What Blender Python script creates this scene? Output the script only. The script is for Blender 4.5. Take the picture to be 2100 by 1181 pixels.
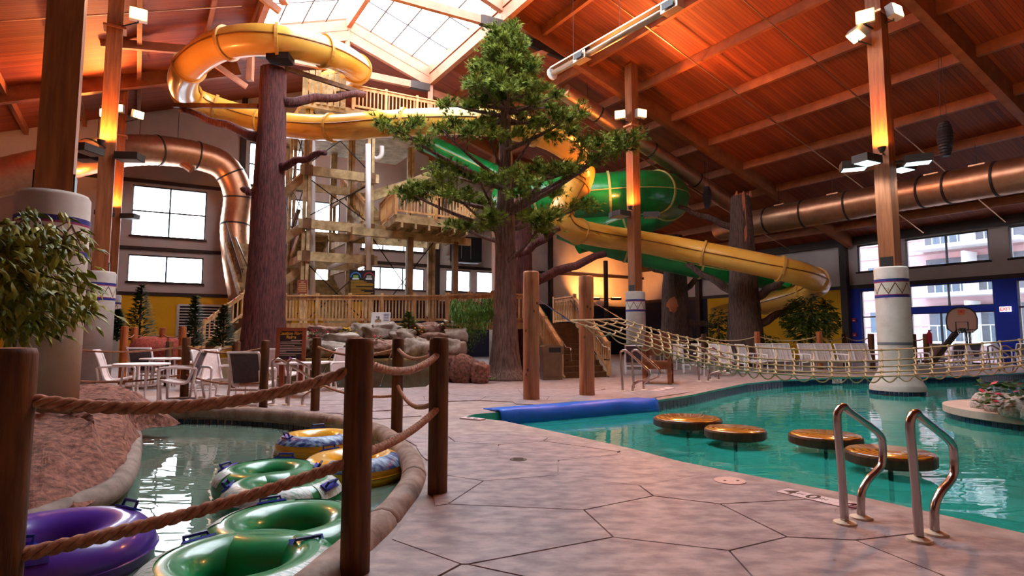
import bpy, bmesh, math, random
from mathutils import Vector, Matrix, noise
random.seed(7)
R = math.radians
SC = bpy.context.scene
COL = SC.collection
for _o in list(bpy.data.objects): bpy.data.objects.remove(_o)

# ------------------------------------------------------------------ camera
FPX, CAMH = 1180.0, 1.25
PITCH = math.atan(101.5 / FPX)
cam_d = bpy.data.cameras.new('camera'); cam = bpy.data.objects.new('camera', cam_d); COL.objects.link(cam)
cam_d.sensor_fit = 'HORIZONTAL'; cam_d.sensor_width = 36.0; cam_d.lens = 36.0 * FPX / 2100.0
cam_d.clip_start = 0.05; cam_d.clip_end = 500
cam.location = (0, 0, CAMH); cam.rotation_euler = (R(90) + PITCH, 0, 0)
SC.camera = cam

# ------------------------------------------------------------------ sky, exposure
wd = bpy.data.worlds.new('overcast_sky'); SC.world = wd; wd.use_nodes = True
bg = wd.node_tree.nodes['Background']
bg.inputs[0].default_value = (0.86, 0.93, 1.0, 1); bg.inputs[1].default_value = 9.0
SC.view_settings.view_transform = 'Standard'; SC.view_settings.look = 'None'
SC.view_settings.exposure = 0.72; SC.view_settings.gamma = 1.0; SC.view_settings.use_curve_mapping = False
SC.cycles.caustics_reflective = False; SC.cycles.caustics_refractive = False
SC.cycles.use_adaptive_sampling = True; SC.cycles.adaptive_threshold = .12; SC.cycles.adaptive_min_samples = 12
SC.cycles.max_bounces = 6; SC.cycles.diffuse_bounces = 3; SC.cycles.glossy_bounces = 3
SC.cycles.transparent_max_bounces = 12; SC.cycles.sample_clamp_indirect = 4.0
SC.cycles.use_denoising = True

# ------------------------------------------------------------------ helpers
_c, _s = math.cos(PITCH), math.sin(PITCH)
def ray(px, py):
    u = (px - 1050) / FPX; v = (590.5 - py) / FPX
    return Vector((u, _c - v * _s, _s + v * _c))
def at(px, py, Y):
    d = ray(px, py); t = Y / d.y
    return Vector((d.x * t, Y, CAMH + d.z * t))
def gp(px, py, z=0.0):
    d = ray(px, py); t = (z - CAMH) / d.z
    return Vector((d.x * t, d.y * t, z))
AV = Vector((-math.sin(R(33)), math.cos(R(33)), 0))      # along the ridge
BV = Vector((math.cos(R(27.5)), math.sin(R(27.5)), 0))   # across the hall
def AB(a, b, z=0.0):
    p = AV * a + BV * b; return Vector((p.x, p.y, z))
AANG = R(33)          # rotation that takes +Y to AV
BANG = R(27.5)        # rotation that takes +X to BV
def lin(h):
    h = h.lstrip('#'); r = [int(h[i:i+2], 16) / 255 for i in (0, 2, 4)]
    return tuple(((c + .055) / 1.055) ** 2.4 if c > .04045 else c / 12.92 for c in r)

MATS = {}
def mat(name, c1, c2=None, scale=6.0, stretch=(1, 1, 1), rough=.6, metal=0.0, bump=0.0, bdist=.02, emit=0.0, coat=0.0, contrast=(.35, .65), detail=6, spec=.5, coords='Object'):
    if name in MATS: return MATS[name]
    m = bpy.data.materials.new(name); m.use_nodes = True; nt = m.node_tree; n = nt.nodes; l = nt.links
    bs = n['Principled BSDF']
    a = lin(c1) if isinstance(c1, str) else c1
    bs.inputs['Base Color'].default_value = (*a, 1)
    bs.inputs['Roughness'].default_value = rough; bs.inputs['Metallic'].default_value = metal
    bs.inputs['Specular IOR Level'].default_value = spec
    if coat: bs.inputs['Coat Weight'].default_value = coat; bs.inputs['Coat Roughness'].default_value = .1
    if emit:
        bs.inputs['Emission Color'].default_value = (*a, 1); bs.inputs['Emission Strength'].default_value = emit
    if c2 or bump:
        tc = n.new('ShaderNodeTexCoord'); mp = n.new('ShaderNodeMapping'); nz = n.new('ShaderNodeTexNoise')
        mp.inputs['Scale'].default_value = stretch
        nz.inputs['Scale'].default_value = scale; nz.inputs['Detail'].default_value = detail; nz.inputs['Roughness'].default_value = .6
        l.new(tc.outputs[coords], mp.inputs[0]); l.new(mp.outputs[0], nz.inputs['Vector'])
        if c2:
            b = lin(c2) if isinstance(c2, str) else c2
            cr = n.new('ShaderNodeValToRGB'); cr.color_ramp.elements[0].position = contrast[0]; cr.color_ramp.elements[1].position = contrast[1]
            cr.color_ramp.elements[0].color = (*a, 1); cr.color_ramp.elements[1].color = (*b, 1)
            l.new(nz.outputs['Fac'], cr.inputs[0]); l.new(cr.outputs[0], bs.inputs['Base Color'])
        if bump:
            bp = n.new('ShaderNodeBump'); bp.inputs['Strength'].default_value = bump; bp.inputs['Distance'].default_value = bdist
            l.new(nz.outputs['Fac'], bp.inputs['Height']); l.new(bp.outputs[0], bs.inputs['Normal'])
    MATS[name] = m
    return m

class MB:
    def __init__(s): s.v = []; s.f = []
    def add(s, vs, fs):
        o = len(s.v); s.v += [tuple(p) for p in vs]; s.f += [tuple(i + o for i in f) for f in fs]; return s
    def box(s, c, d, rz=0.0, M=None):
        x, y, z = d[0] / 2, d[1] / 2, d[2] / 2
        vs = [Vector((i * x, j * y, k * z)) for k in (-1, 1) for j in (-1, 1) for i in (-1, 1)]
        rm = M if M is not None else Matrix.Rotation(rz, 3, 'Z')
        vs = [rm @ p + Vector(c) for p in vs]
        return s.add(vs, [(0, 2, 3, 1), (4, 5, 7, 6), (0, 1, 5, 4), (2, 6, 7, 3), (0, 4, 6, 2), (1, 3, 7, 5)])
    def bar(s, p, q, w, h, up=(0, 0, 1)):
        p, q = Vector(p), Vector(q); d = q - p; L = d.length; y = d.normalized()
        u = Vector(up)
        if abs(y.dot(u)) > .98: u = Vector((0, 1, 0))
        x = y.cross(u).normalized(); z = x.cross(y)
        M = Matrix((x, y, z)).transposed()
        return s.box((p + q) / 2, (w, L, h), M=M)
    def tube(s, pts, r, n=8, caps=True, closed=False):
        P = [Vector(p) for p in pts]; N = len(P)
        rr = r if isinstance(r, (list, tuple)) else [r] * N
        tang = []
        for i in range(N):
            a = P[(i - 1) % N] if (closed or i > 0) else P[i]
            b = P[(i + 1) % N] if (closed or i < N - 1) else P[i]
            t = (b - a); tang.append(t.normalized() if t.length > 1e-9 else Vector((0, 0, 1)))
        up = Vector((0, 0, 1)) if abs(tang[0].z) < .9 else Vector((0, 1, 0))
        nx = tang[0].cross(up).normalized()
        vs = []
        for i in range(N):
            t = tang[i]; nx = (nx - t * nx.dot(t))
            nx = nx.normalized() if nx.length > 1e-6 else t.orthogonal().normalized()
            ny = t.cross(nx)
            for k in range(n):
                a = 2 * math.pi * k / n
                vs.append(P[i] + (nx * math.cos(a) + ny * math.sin(a)) * rr[i])
        fs = []
        for i in range(N if closed else N - 1):
            j = (i + 1) % N
            for k in range(n):
                k2 = (k + 1) % n
                fs.append((i * n + k, i * n + k2, j * n + k2, j * n + k))
        if caps and not closed:
            fs.append(tuple(range(n - 1, -1, -1))); fs.append(tuple((N - 1) * n + k for k in range(n)))
        return s.add(vs, fs)
    def lathe(s, prof, n=24, c=(0, 0, 0), fn=None, caps=True):
        vs = []
        for (r, z) in prof:
            for k in range(n):
                a = 2 * math.pi * k / n
                q = r * (fn(a, z) if fn else 1)
                vs.append((c[0] + q * math.cos(a), c[1] + q * math.sin(a), c[2] + z))
        fs = []
        for i in range(len(prof) - 1):
            for k in range(n):
                k2 = (k + 1) % n
                fs.append((i * n + k, i * n + k2, (i + 1) * n + k2, (i + 1) * n + k))
        if caps:
            fs.append(tuple(range(n - 1, -1, -1))); m = (len(prof) - 1) * n
            fs.append(tuple(m + k for k in range(n)))
        return s.add(vs, fs)
    def prism(s, poly, z0, z1):
        n = len(poly)
        vs = [(p[0], p[1], z0) for p in poly] + [(p[0], p[1], z1) for p in poly]
        fs = [tuple(range(n - 1, -1, -1)), tuple(range(n, 2 * n))]
        fs += [(i, (i + 1) % n, n + (i + 1) % n, n + i) for i in range(n)]
        return s.add(vs, fs)
    def blob(s, c, d, seed=0, rough=.25, freq=1.6, nu=14, nv=9, flat=None, rz=0.0, power=1.0):
        c = Vector(c); vs = []; off = Vector((seed * 3.1, seed * 1.7, seed * .9)); rm = Matrix.Rotation(rz, 3, 'Z')
        for j in range(nv + 1):
            th = math.pi * j / nv
            for i in range(nu):
                ph = 2 * math.pi * i / nu
                p = Vector((math.sin(th) * math.cos(ph), math.sin(th) * math.sin(ph), math.cos(th)))
                k = 1 + rough * noise.noise(p * freq + off) + rough * .4 * noise.noise(p * freq * 2.7 + off)
                q = Vector([math.copysign(abs(t) ** power, t) for t in p]) * k
                q = rm @ Vector((q.x * d[0] / 2, q.y * d[1] / 2, q.z * d[2] / 2))
                if flat is not None and q.z + c.z < flat: q.z = flat - c.z
                vs.append(c + q)
        fs = []
        for j in range(nv):
            for i in range(nu):
                i2 = (i + 1) % nu
                fs.append((j * nu + i, (j + 1) * nu + i, (j + 1) * nu + i2, j * nu + i2))
        return s.add(vs, fs)
    def build(s, name, m=None, parent=None, smooth=False, label=None):
        me = bpy.data.meshes.new(name)
        me.from_pydata(s.v, [], s.f); me.update()
        if smooth: me.polygons.foreach_set('use_smooth', [True] * len(me.polygons))
        o = bpy.data.objects.new(name, me); COL.objects.link(o)
        if m: me.materials.append(m)
        if parent is not None: adopt(o, parent)
        if label: o['label'] = label
        return o
_PM = {}
def adopt(o, parent):
    o.parent = parent
    k = parent.name
    if k in _PM: o.matrix_parent_inverse = _PM[k]
def tag(o, label, cat=None, group=None, kind=None):
    o['label'] = label
    if cat: o['category'] = cat
    if group: o['group'] = group
    if kind: o['kind'] = kind
    return o
def thing(name, label, cat, loc=(0, 0, 0), rz=0.0, group=None, local=False):
    """an Empty at the base; parts are given in world coordinates unless local"""
    o = bpy.data.objects.new(name, None); COL.objects.link(o)
    o.location = loc; o.rotation_euler = (0, 0, rz); o.empty_display_size = .2
    if not local:
        _PM[o.name] = (Matrix.Translation(Vector(loc)) @ Matrix.Rotation(rz, 4, 'Z')).inverted()
    return tag(o, label, cat, group)
def struct(o):
    o['kind'] = 'structure'; return o
def inst(me_obj, name, parent, M):
    """another object that shares the mesh of me_obj, placed by matrix in parent's local frame"""
    o = bpy.data.objects.new(name, me_obj.data); COL.objects.link(o); o.parent = parent
    o.matrix_basis = M
    return o
def copy_tree(o, loc=None, rz=None, label=None, group=None, parent=None):
    c = o.copy(); COL.objects.link(c)
    if parent is not None: c.parent = parent
    if loc is not None: c.location = loc
    if rz is not None: c.rotation_euler = (0, 0, rz)
    if label: c['label'] = label
    if group: c['group'] = group
    for ch in list(o.children): copy_tree(ch, parent=c)
    return c
def smooth_path(pts, sub=6):
    P = [Vector(p) for p in pts]; out = []
    for i in range(len(P) - 1):
        p0 = P[max(i - 1, 0)]; p1 = P[i]; p2 = P[i + 1]; p3 = P[min(i + 2, len(P) - 1)]
        for k in range(sub):
            t = k / sub
            out.append(.5 * ((2 * p1) + (p2 - p0) * t + (2 * p0 - 5 * p1 + 4 * p2 - p3) * t * t + (3 * p1 - p0 - 3 * p2 + p3) * t ** 3))
    out.append(P[-1]); return out
def text(body, size, M, m, parent, name='lettering', extrude=.002, align='CENTER', bold=0.0):
    cu = bpy.data.curves.new(name, 'FONT'); cu.body = body; cu.size = size; cu.extrude = extrude
    cu.align_x = align; cu.align_y = 'CENTER'; cu.offset = bold
    tmp = bpy.data.objects.new(name, cu); COL.objects.link(tmp); bpy.context.view_layer.update()
    me = bpy.data.meshes.new_from_object(tmp); bpy.data.objects.remove(tmp); me.materials.clear(); me.materials.append(m)
    o = bpy.data.objects.new(name, me); COL.objects.link(o)
    adopt(o, parent); o.matrix_basis = M
    return o
def facing(p, nrm, up=(0, 0, 1)):
    """matrix whose local z is nrm, local y close to up"""
    z = Vector(nrm).normalized(); x = Vector(up).cross(z).normalized(); y = z.cross(x)
    M = Matrix((x, y, z)).transposed().to_4x4(); M.translation = Vector(p); return M

# ------------------------------------------------------------------ materials
M_deck = mat('deck_concrete', '#85736f', '#ab9892', 4.0, (1, 1, 1), .55, bump=.25, bdist=.01)
M_slab = mat('stamped_slab', '#87777a', '#b9a6a4', 4.5, (1, 1.8, 1), .42, bump=.45, bdist=.012, detail=12, contrast=(.38, .64), spec=.35)
M_cope = mat('coping', '#a8958a', '#bfae9f', 3, rough=.65, bump=.2, bdist=.01)
M_curb = mat('carved_log_curb', '#7d675b', '#b09a8c', 5, (1, 1, 1), .7, bump=.7, bdist=.03)
M_wallw = mat('pale_wall', '#cabbb6', '#d4c6c0', 1.2, rough=.85)
M_yel = mat('yellow_wall', '#f0b012', '#f6bc20', 1.5, rough=.8)
M_blue = mat('blue_wall', '#0c2ca8', '#1034b8', 1.5, rough=.7)
M_dark = mat('dark_brown_steel', '#2c1c17', '#3a261e', 3, rough=.6)
M_black = mat('black_metal', '#101012', rough=.5)
M_frame = mat('window_frame_metal', '#17181c', rough=.45)
M_glulam = mat('glulam_timber', '#7e421c', '#a86230', 2.0, (7, 7, .5), .6, bump=.1)
M_beam = mat('roof_beam_timber', '#8c4a26', '#a65c30', 2.5, (1, 1, 1), .65, bump=.1)
M_skyb = mat('skylight_beam_timber', '#a86a50', '#bc7c5e', 2.5, (1, 1, 1), .6, bump=.1)
M_conc = mat('column_concrete', '#b5aaa0', '#c6bcb2', 3.0, rough=.8, bump=.15, bdist=.01)
M_steel = mat('stainless_steel', '#b9aca6', rough=.22, metal=1.0)
M_galv = mat('galvanised_duct', '#c08a68', '#d09c7a', 4, rough=.38, metal=.85)
M_white = mat('white_paint', '#e8e6e2', rough=.45)
M_pvc = mat('white_pipe', '#dcd8dc', rough=.4)
M_log = mat('log_post_timber', '#34190a', '#74420f', 5.0, (3.5, 3.5, .35), .7, bump=.5, bdist=.02)
M_logp = mat('pale_log_timber', '#a4633c', '#c98a5c', 4.0, (3, 3, .3), .65, bump=.35, bdist=.015)
M_cedar = mat('cedar_board', '#c88c50', '#ecc288', 4.0, (2, 2, .6), .65, bump=.15)
M_tim = mat('weathered_timber', '#8f7549', '#cbb083', 3.0, (1, 1, 1), .7, bump=.25)
M_timd = mat('stair_timber', '#5c3a1c', '#7a5028', 4.0, (1, 1, 1), .7, bump=.2)
M_bark = mat('artificial_bark', '#3a1518', '#80403a', 9.0, (2.2, 2.2, .35), .75, bump=.9, bdist=.06, contrast=(.35, .7))
M_bark2 = mat('grey_brown_bark', '#3a2721', '#76584a', 9.0, (2.2, 2.2, .3), .8, bump=.9, bdist=.06)
M_rope = mat('manila_rope', '#8a563c', '#b98463', 30, rough=.75, bump=.3, bdist=.004)
M_rope2 = mat('pale_rope', '#b79a6e', '#cdb48a', 30, rough=.75)
M_rock = mat('carved_rock', '#6b4638', '#b08c7c', 7.0, (1, 1, 1), .85, bump=1.0, bdist=.05)
M_rockg = mat('grey_boulder', '#7c6a5c', '#b8aa9c', 3.0, (1, 1, 1), .85, bump=.8, bdist=.05)
M_tile = mat('dark_blue_tile', '#16233c', '#223352', 8, rough=.2)
M_grout = mat('tile_grout', '#8c98a2', rough=.7)
M_leaf = mat('leaf_green', '#2f4a12', '#6f8a26', 14, rough=.6, spec=.2)
M_leaf2 = mat('dark_leaf', '#1c3314', '#3f5a1e', 14, rough=.7, spec=.1)
M_pine = mat('pine_needles', '#32480f', '#93a046', 3.0, rough=.8, contrast=(.38, .62), spec=.05)

def pane_mat(name, tint, gloss=.06):
    m = bpy.data.materials.new(name); m.use_nodes = True; nt = m.node_tree; n = nt.nodes; l = nt.links
    n.remove(n['Principled BSDF']); out = n['Material Output']
    t = n.new('ShaderNodeBsdfTransparent'); t.inputs[0].default_value = (*tint, 1)
    g = n.new('ShaderNodeBsdfGlossy'); g.inputs['Roughness'].default_value = .03
    mx = n.new('ShaderNodeMixShader'); mx.inputs[0].default_value = gloss
    l.new(t.outputs[0], mx.inputs[1]); l.new(g.outputs[0], mx.inputs[2]); l.new(mx.outputs[0], out.inputs[0])
    return m
M_pane = pane_mat('clear_glass', (.95, .97, 1.0))
M_panet = pane_mat('view_dimming_glass', (.34, .36, .40))  # tint added to dim the bright view outside
M_sky = pane_mat('skylight_glazing', (.97, .98, 1.0), .03)

def water_mat(name, tint, wave, strength, murk):
    m = bpy.data.materials.new(name); m.use_nodes = True; nt = m.node_tree; n = nt.nodes; l = nt.links
    n.remove(n['Principled BSDF']); out = n['Material Output']
    t = n.new('ShaderNodeBsdfTransparent'); t.inputs[0].default_value = (*tint, 1)
    g = n.new('ShaderNodeBsdfGlossy'); g.inputs['Roughness'].default_value = .015
    fr = n.new('ShaderNodeFresnel'); fr.inputs['IOR'].default_value = 1.33
    tc = n.new('ShaderNodeTexCoord'); mp = n.new('ShaderNodeMapping'); mp.inputs['Scale'].default_value = (.7, 1.6, 1)
    nz = n.new('ShaderNodeTexNoise'); nz.inputs['Scale'].default_value = wave; nz.inputs['Detail'].default_value = 2.5; nz.inputs['Distortion'].default_value = .6
    bp = n.new('ShaderNodeBump'); bp.inputs['Strength'].default_value = strength; bp.inputs['Distance'].default_value = .05
    mx = n.new('ShaderNodeMixShader'); df = n.new('ShaderNodeBsdfDiffuse'); df.inputs[0].default_value = (*murk, 1); m2 = n.new('ShaderNodeMixShader'); m2.inputs[0].default_value = .5
    l.new(t.outputs[0], m2.inputs[1]); l.new(df.outputs[0], m2.inputs[2])
    l.new(tc.outputs['Object'], mp.inputs[0]); l.new(mp.outputs[0], nz.inputs['Vector']); l.new(nz.outputs['Fac'], bp.inputs['Height'])
    l.new(bp.outputs[0], g.inputs['Normal']); l.new(bp.outputs[0], fr.inputs['Normal'])
    l.new(fr.outputs[0], mx.inputs[0]); l.new(m2.outputs[0], mx.inputs[1]); l.new(g.outputs[0], mx.inputs[2]); l.new(mx.outputs[0], out.inputs[0])
    return m

def lamp(name, loc, color, power, parent=None, kind='POINT', aim=None, spot=120, blend=.6, size=.15):
    d = bpy.data.lights.new(name, kind); d.energy = power; d.color = color
    if kind == 'AREA': d.size = size
    else: d.shadow_soft_size = size
    if kind == 'SPOT': d.spot_size = R(spot); d.spot_blend = blend
    o = bpy.data.objects.new(name, d); COL.objects.link(o)
    if aim is not None: o.rotation_euler = Vector(aim).to_track_quat('-Z', 'Y').to_euler()
    o.location = loc
    if parent is not None: adopt(o, parent)
    return o
def portal(c, u, v, w, h):
    d = bpy.data.lights.new('window_portal', 'AREA'); d.shape = 'RECTANGLE'; d.size = w; d.size_y = h; d.cycles.is_portal = True
    o = bpy.data.objects.new('window_portal', d); COL.objects.link(o)
    x = Vector(u).normalized(); y = Vector(v).normalized(); z = x.cross(y)
    M = Matrix((x, y, z)).transposed().to_4x4(); M.translation = Vector(c); o.matrix_world = M
    o['kind'] = 'helper'

# ================================================================== STRUCTURE
A0, A1, B0, B1 = -12.0, 35.0, -18.0, 33.0        # hall extents along / across
RB, RZ, RK = 7.5, 15.7, 0.352                     # ridge position, height, slope
def roofz(b): return RZ - RK * abs(b - RB)
WZ = -0.2                                         # water level
FRAMES = (-1.3, 9.0, 19.3, 29.6)

# ---- pools (outlines in world metres)
pool_near = [gp(*p) for p in ((1033, 863), (1100, 877), (1167, 891), (1300, 921), (1400, 947), (1560, 978), (1733, 1011), (1900, 1048), (2100, 1093))]
POOL = [(-.62, 9.55), (-.72, 9.32), (-.62, 9.12), (-.4, 9.0)] + [(p.x, p.y) for p in pool_near] + [(3.9, 2.6), (6.5, -.5), (14, -2), (24, 5), (25.5, 15), (23.5, 20.5), (18.6, 20.9), (15.5, 19.3), (13.2, 18.5), (10.4, 18.3), (8.0, 17.2), (6.4, 15.9), (5.2, 14.4), (4.0, 12.85), (2.8, 11.55), (1.4, 10.9), (-.1, 9.9)]
RIVER_R = [(-6.9, 9.95), (-5.9, 9.92), (-4.95, 9.85), (-3.75, 9.42), (-2.5, 8.55), (-1.78, 7.65), (-1.2, 6.25), (-.98, 5.42), (-.92, 4.74), (-.95, 3.96), (-1.02, 3.4), (-1.2, 2.4), (-1.7, 1.2)]
river_curve = [(p.x, p.y) for p in smooth_path([(x, y, 0) for x, y in RIVER_R], 4)]
ISLAND = [gp(*p, WZ) for p in ((262, 905), (255, 960), (245, 1010), (210, 1045), (150, 1075), (70, 1110))]
RIVER = [(-9.0, 9.2), (-8.0, 9.8)] + river_curve + [(-2.6, .2), (-6, .2), (-9, 3.0), (-9.6, 6.5)]
BACKPOOL = [(-6.2, 14.7), (-2.6, 14.5), (-2.2, 14.9), (-2.25, 16.2), (-6.4, 16.2)]

def fill_holes(outer, holes, z):
    bm = bmesh.new(); es = []
    for loop in [outer] + holes:
        vs = [bm.verts.new((p[0], p[1], z)) for p in loop]
        for i in range(len(vs)): es.append(bm.edges.new((vs[i], vs[(i + 1) % len(vs)])))
    bmesh.ops.triangle_fill(bm, use_beauty=True, use_dissolve=False, edges=es)
    for f in bm.faces:
        if f.normal.z < 0: f.normal_flip()
    return bm
def bm_obj(bm, name, m, parent=None):
    me = bpy.data.meshes.new(name); bm.to_mesh(me); bm.free()
    o = bpy.data.objects.new(name, me); COL.objects.link(o); me.materials.append(m)
    if parent is not None: adopt(o, parent)
    return o
ext = [AB(A0 - .3, B0 - .3), AB(A1 + .3, B0 - .3), AB(A1 + .3, B1 + .3), AB(A0 - .3, B1 + .3)]
floor = struct(bm_obj(fill_holes(ext, [POOL, RIVER, BACKPOOL], 0.0), 'floor', M_deck))
tag(floor, 'pinkish stamped concrete pool deck')

def pool_shell(poly, name, depth, m_wall, m_floor, tiles=True, label=''):
    n = len(poly); mb = MB()
    vs = [(p[0], p[1], 0) for p in poly] + [(p[0], p[1], depth) for p in poly]
    mb.add(vs, [(i, i + n, (i + 1) % n + n, (i + 1) % n) for i in range(n)])
    w = mb.build('pool_wall', m_wall, floor)
    f = bm_obj(fill_holes(poly, [], depth), 'pool_floor', m_floor, floor)
M_poolb = mat('teal_pool_plaster', '#3fb0a2', '#52c4b4', 1.5, rough=.7)
M_poolw = mat('pool_wall_plaster', '#7d7268', '#94887c', 3, rough=.75, bump=.2)
M_rivb = mat('river_plaster', '#8fa89a', '#a4bcae', 1.5, rough=.7)
pool_shell(POOL, 'pool', -1.25, M_poolb, M_poolb)
pool_shell(RIVER, 'river', -.95, M_poolw, M_rivb)
pool_shell(BACKPOOL, 'back', -.7, M_poolw, M_rivb)
wp = bm_obj(fill_holes(POOL, [], WZ), 'pool_water', water_mat('pool_water', (.50, .88, .84), 2.2, .10, lin('#34b4a6'))); tag(wp, 'teal water of the large activity pool', 'water', kind='stuff')
wr = bm_obj(fill_holes(RIVER, [], WZ), 'river_water', water_mat('river_water', (.66, .82, .74), 1.8, .12, lin('#7f9a8a'))); tag(wr, 'grey green water of the lazy river in the foreground', 'water', kind='stuff')
wb = bm_obj(fill_holes(BACKPOOL, [], -.12), 'river_water', MATS.get('bw') or water_mat('back_water', (.35, .6, .6), 2.5, .1, lin('#5f8f8c'))); tag(wb, 'strip of water under the boulder wall', 'water', kind='stuff')

# dark tile band at the waterline of the big pool (far and left edges) : single tiles
def tile_band(poly, i0, i1, z0, z1, pitch, parent, m, inset=.012):
    pts = [Vector((p[0], p[1], 0)) for p in poly[i0:i1 + 1]]
    proto = None; carry = 0
    for a, b in zip(pts, pts[1:]):
        d = b - a; L = d.length; u = d / L; nrm = Vector((u.y, -u.x, 0))
        k = int(L / pitch)
        for i in range(k):
            c = a + u * (i + .5) * L / max(k, 1)
            M = Matrix.Translation((c.x, c.y, (z0 + z1) / 2)) @ Matrix.Rotation(math.atan2(u.y, u.x), 4, 'Z')
            if proto is None:
                proto = MB().box((0, 0, 0), (pitch * .9, inset * 2, (z1 - z0))).build('tile', m, parent)
                proto.matrix_basis = M
            else: inst(proto, 'tile', parent, M)

tile_band(POOL, 18, 30, -.24, -.045, .16, floor, M_tile, .02)
tile_band(POOL, 30, 31, -.24, -.045, .12, floor, M_tile, .02)
tile_band(RIVER, 0, 16, -.24, -.13, .1, floor, M_tile, .02)
tile_band(BACKPOOL, 3, 4, -.14, -.02, .12, floor, M_tile, .02)
# ---- river curb (carved log coping): separate log segments along the inner edge
curb = thing('log_curb', 'rounded coping carved like a long log round the lazy river', 'kerb', (-.9, 5.2, 0))
tag(curb, 'rounded coping carved like a long log round the lazy river', 'kerb')
cc = river_curve[2:]
seglen = [0, 7, 13, 20, 27, 34, 41, len(cc) - 1]
for i0, i1 in zip(seglen, seglen[1:]):
    seg = cc[i0:i1 + 1]
    if len(seg) < 2: continue
    P = []
    for k, (x, y) in enumerate(seg):
        P.append(Vector((x + .07, y + .05, -.02)))
    pts = smooth_path(P, 3); n = len(pts)
    rad = [.115 * (1 + .06 * noise.noise(p * 3.1)) * (.93 if k in (0, n - 1) else 1) for k, p in enumerate(pts)]
    MB().tube(pts, rad, 12).build('log_section', M_curb, curb, smooth=True)

# ---- stamped slabs between the two pools
def clip(poly, p, nrm):
    out = []
    for i in range(len(poly)):
        a, b = poly[i], poly[(i + 1) % len(poly)]
        da, db = (a - p).dot(nrm), (b - p).dot(nrm)
        if da <= 0: out.append(a)
        if (da < 0 < db) or (db < 0 < da): out.append(a + (b - a) * (da / (da - db)))
    return out
rs = random.Random(11); seeds = []
y = .9; row = 0
while y < 13.2:
    x = -2.6 + (row % 2) * .55
    while x < 6.5:
        seeds.append(Vector((x + rs.uniform(-.3, .3), y + rs.uniform(-.22, .22)))); x += 1.15 + .02 * y
    y += .78; row += 1
AN = 1.35
edge_pool = [Vector((p.x, p.y)) for p in pool_near]
edge_pool = [Vector((-.62, 9.12)), Vector((-.4, 9.0))] + edge_pool + [Vector((3.9, 2.6)), Vector((6.5, -.5))]
edge_top = [Vector(p) for p in ((-.62, 9.55), (-.1, 9.9), (1.4, 10.9), (2.8, 11.55), (4.0, 12.85), (5.2, 14.4))]
riv = [Vector(p) for p in river_curve]
def near_seg(P, q):
    best = None
    for a, b in zip(P, P[1:]):
        d = b - a; t = max(0, min(1, (q - a).dot(d) / d.length_squared)); c = a + d * t
        if best is None or (q - c).length < best[0]: best = ((q - c).length, c, d.normalized())
    return best
nslab = 0
def inside(q, P):
    r = False
    for i in range(len(P)):
        (x0, y0), (x1, y1) = P[i - 1][:2], P[i][:2]
        if (y0 > q.y) != (y1 > q.y) and q.x < (x1 - x0) * (q.y - y0) / (y1 - y0) + x0: r = not r
    return r
for i, s in enumerate(seeds):
    poly = [s + Vector(v) for v in ((-1.6, -1.3), (1.6, -1.3), (1.6, 1.3), (-1.6, 1.3))]
    for j, t in enumerate(seeds):
        if i == j or (t - s).length > 3.2: continue
        d = t - s; w = Vector((d.x, d.y * AN * AN)); w.normalize()
        poly = clip(poly, (s + t) / 2 - w * .0065, w)
        if len(poly) < 3: break
    if len(poly) < 3: continue
    ok = True
    for P, off, side in ((edge_pool, .24, 1), (riv, .21, -1), (edge_top, .24, -1)):
        ctr = sum(poly, Vector((0, 0))) / len(poly)
        for q in [ctr] + list(poly):
            dist, c, d = near_seg(P, q)
            if dist > 1.6: continue
            nr = Vector((-d.y, d.x)) * side          # towards the pool
            poly = clip(poly, c - nr * off, nr)
            if len(poly) < 3: ok = False; break
        if not ok: break
    if not ok or len(poly) < 3: continue
    ctr = sum(poly, Vector((0, 0))) / len(poly)
    if inside(ctr, POOL) or inside(ctr, RIVER): continue
    area = abs(sum(poly[k].x * poly[k - 1].y - poly[k - 1].x * poly[k].y for k in range(len(poly)))) / 2
    if area < .12: continue
    if poly[0].y < .3: pass
    MB().prism([(p.x, p.y) for p in poly] if sum(poly[k - 1].x * poly[k].y - poly[k].x * poly[k - 1].y for k in range(len(poly))) > 0 else [(p.x, p.y) for p in reversed(poly)], -.02, .012 + rs.uniform(0, .004)).build('slab', M_slab, floor); nslab += 1

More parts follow.
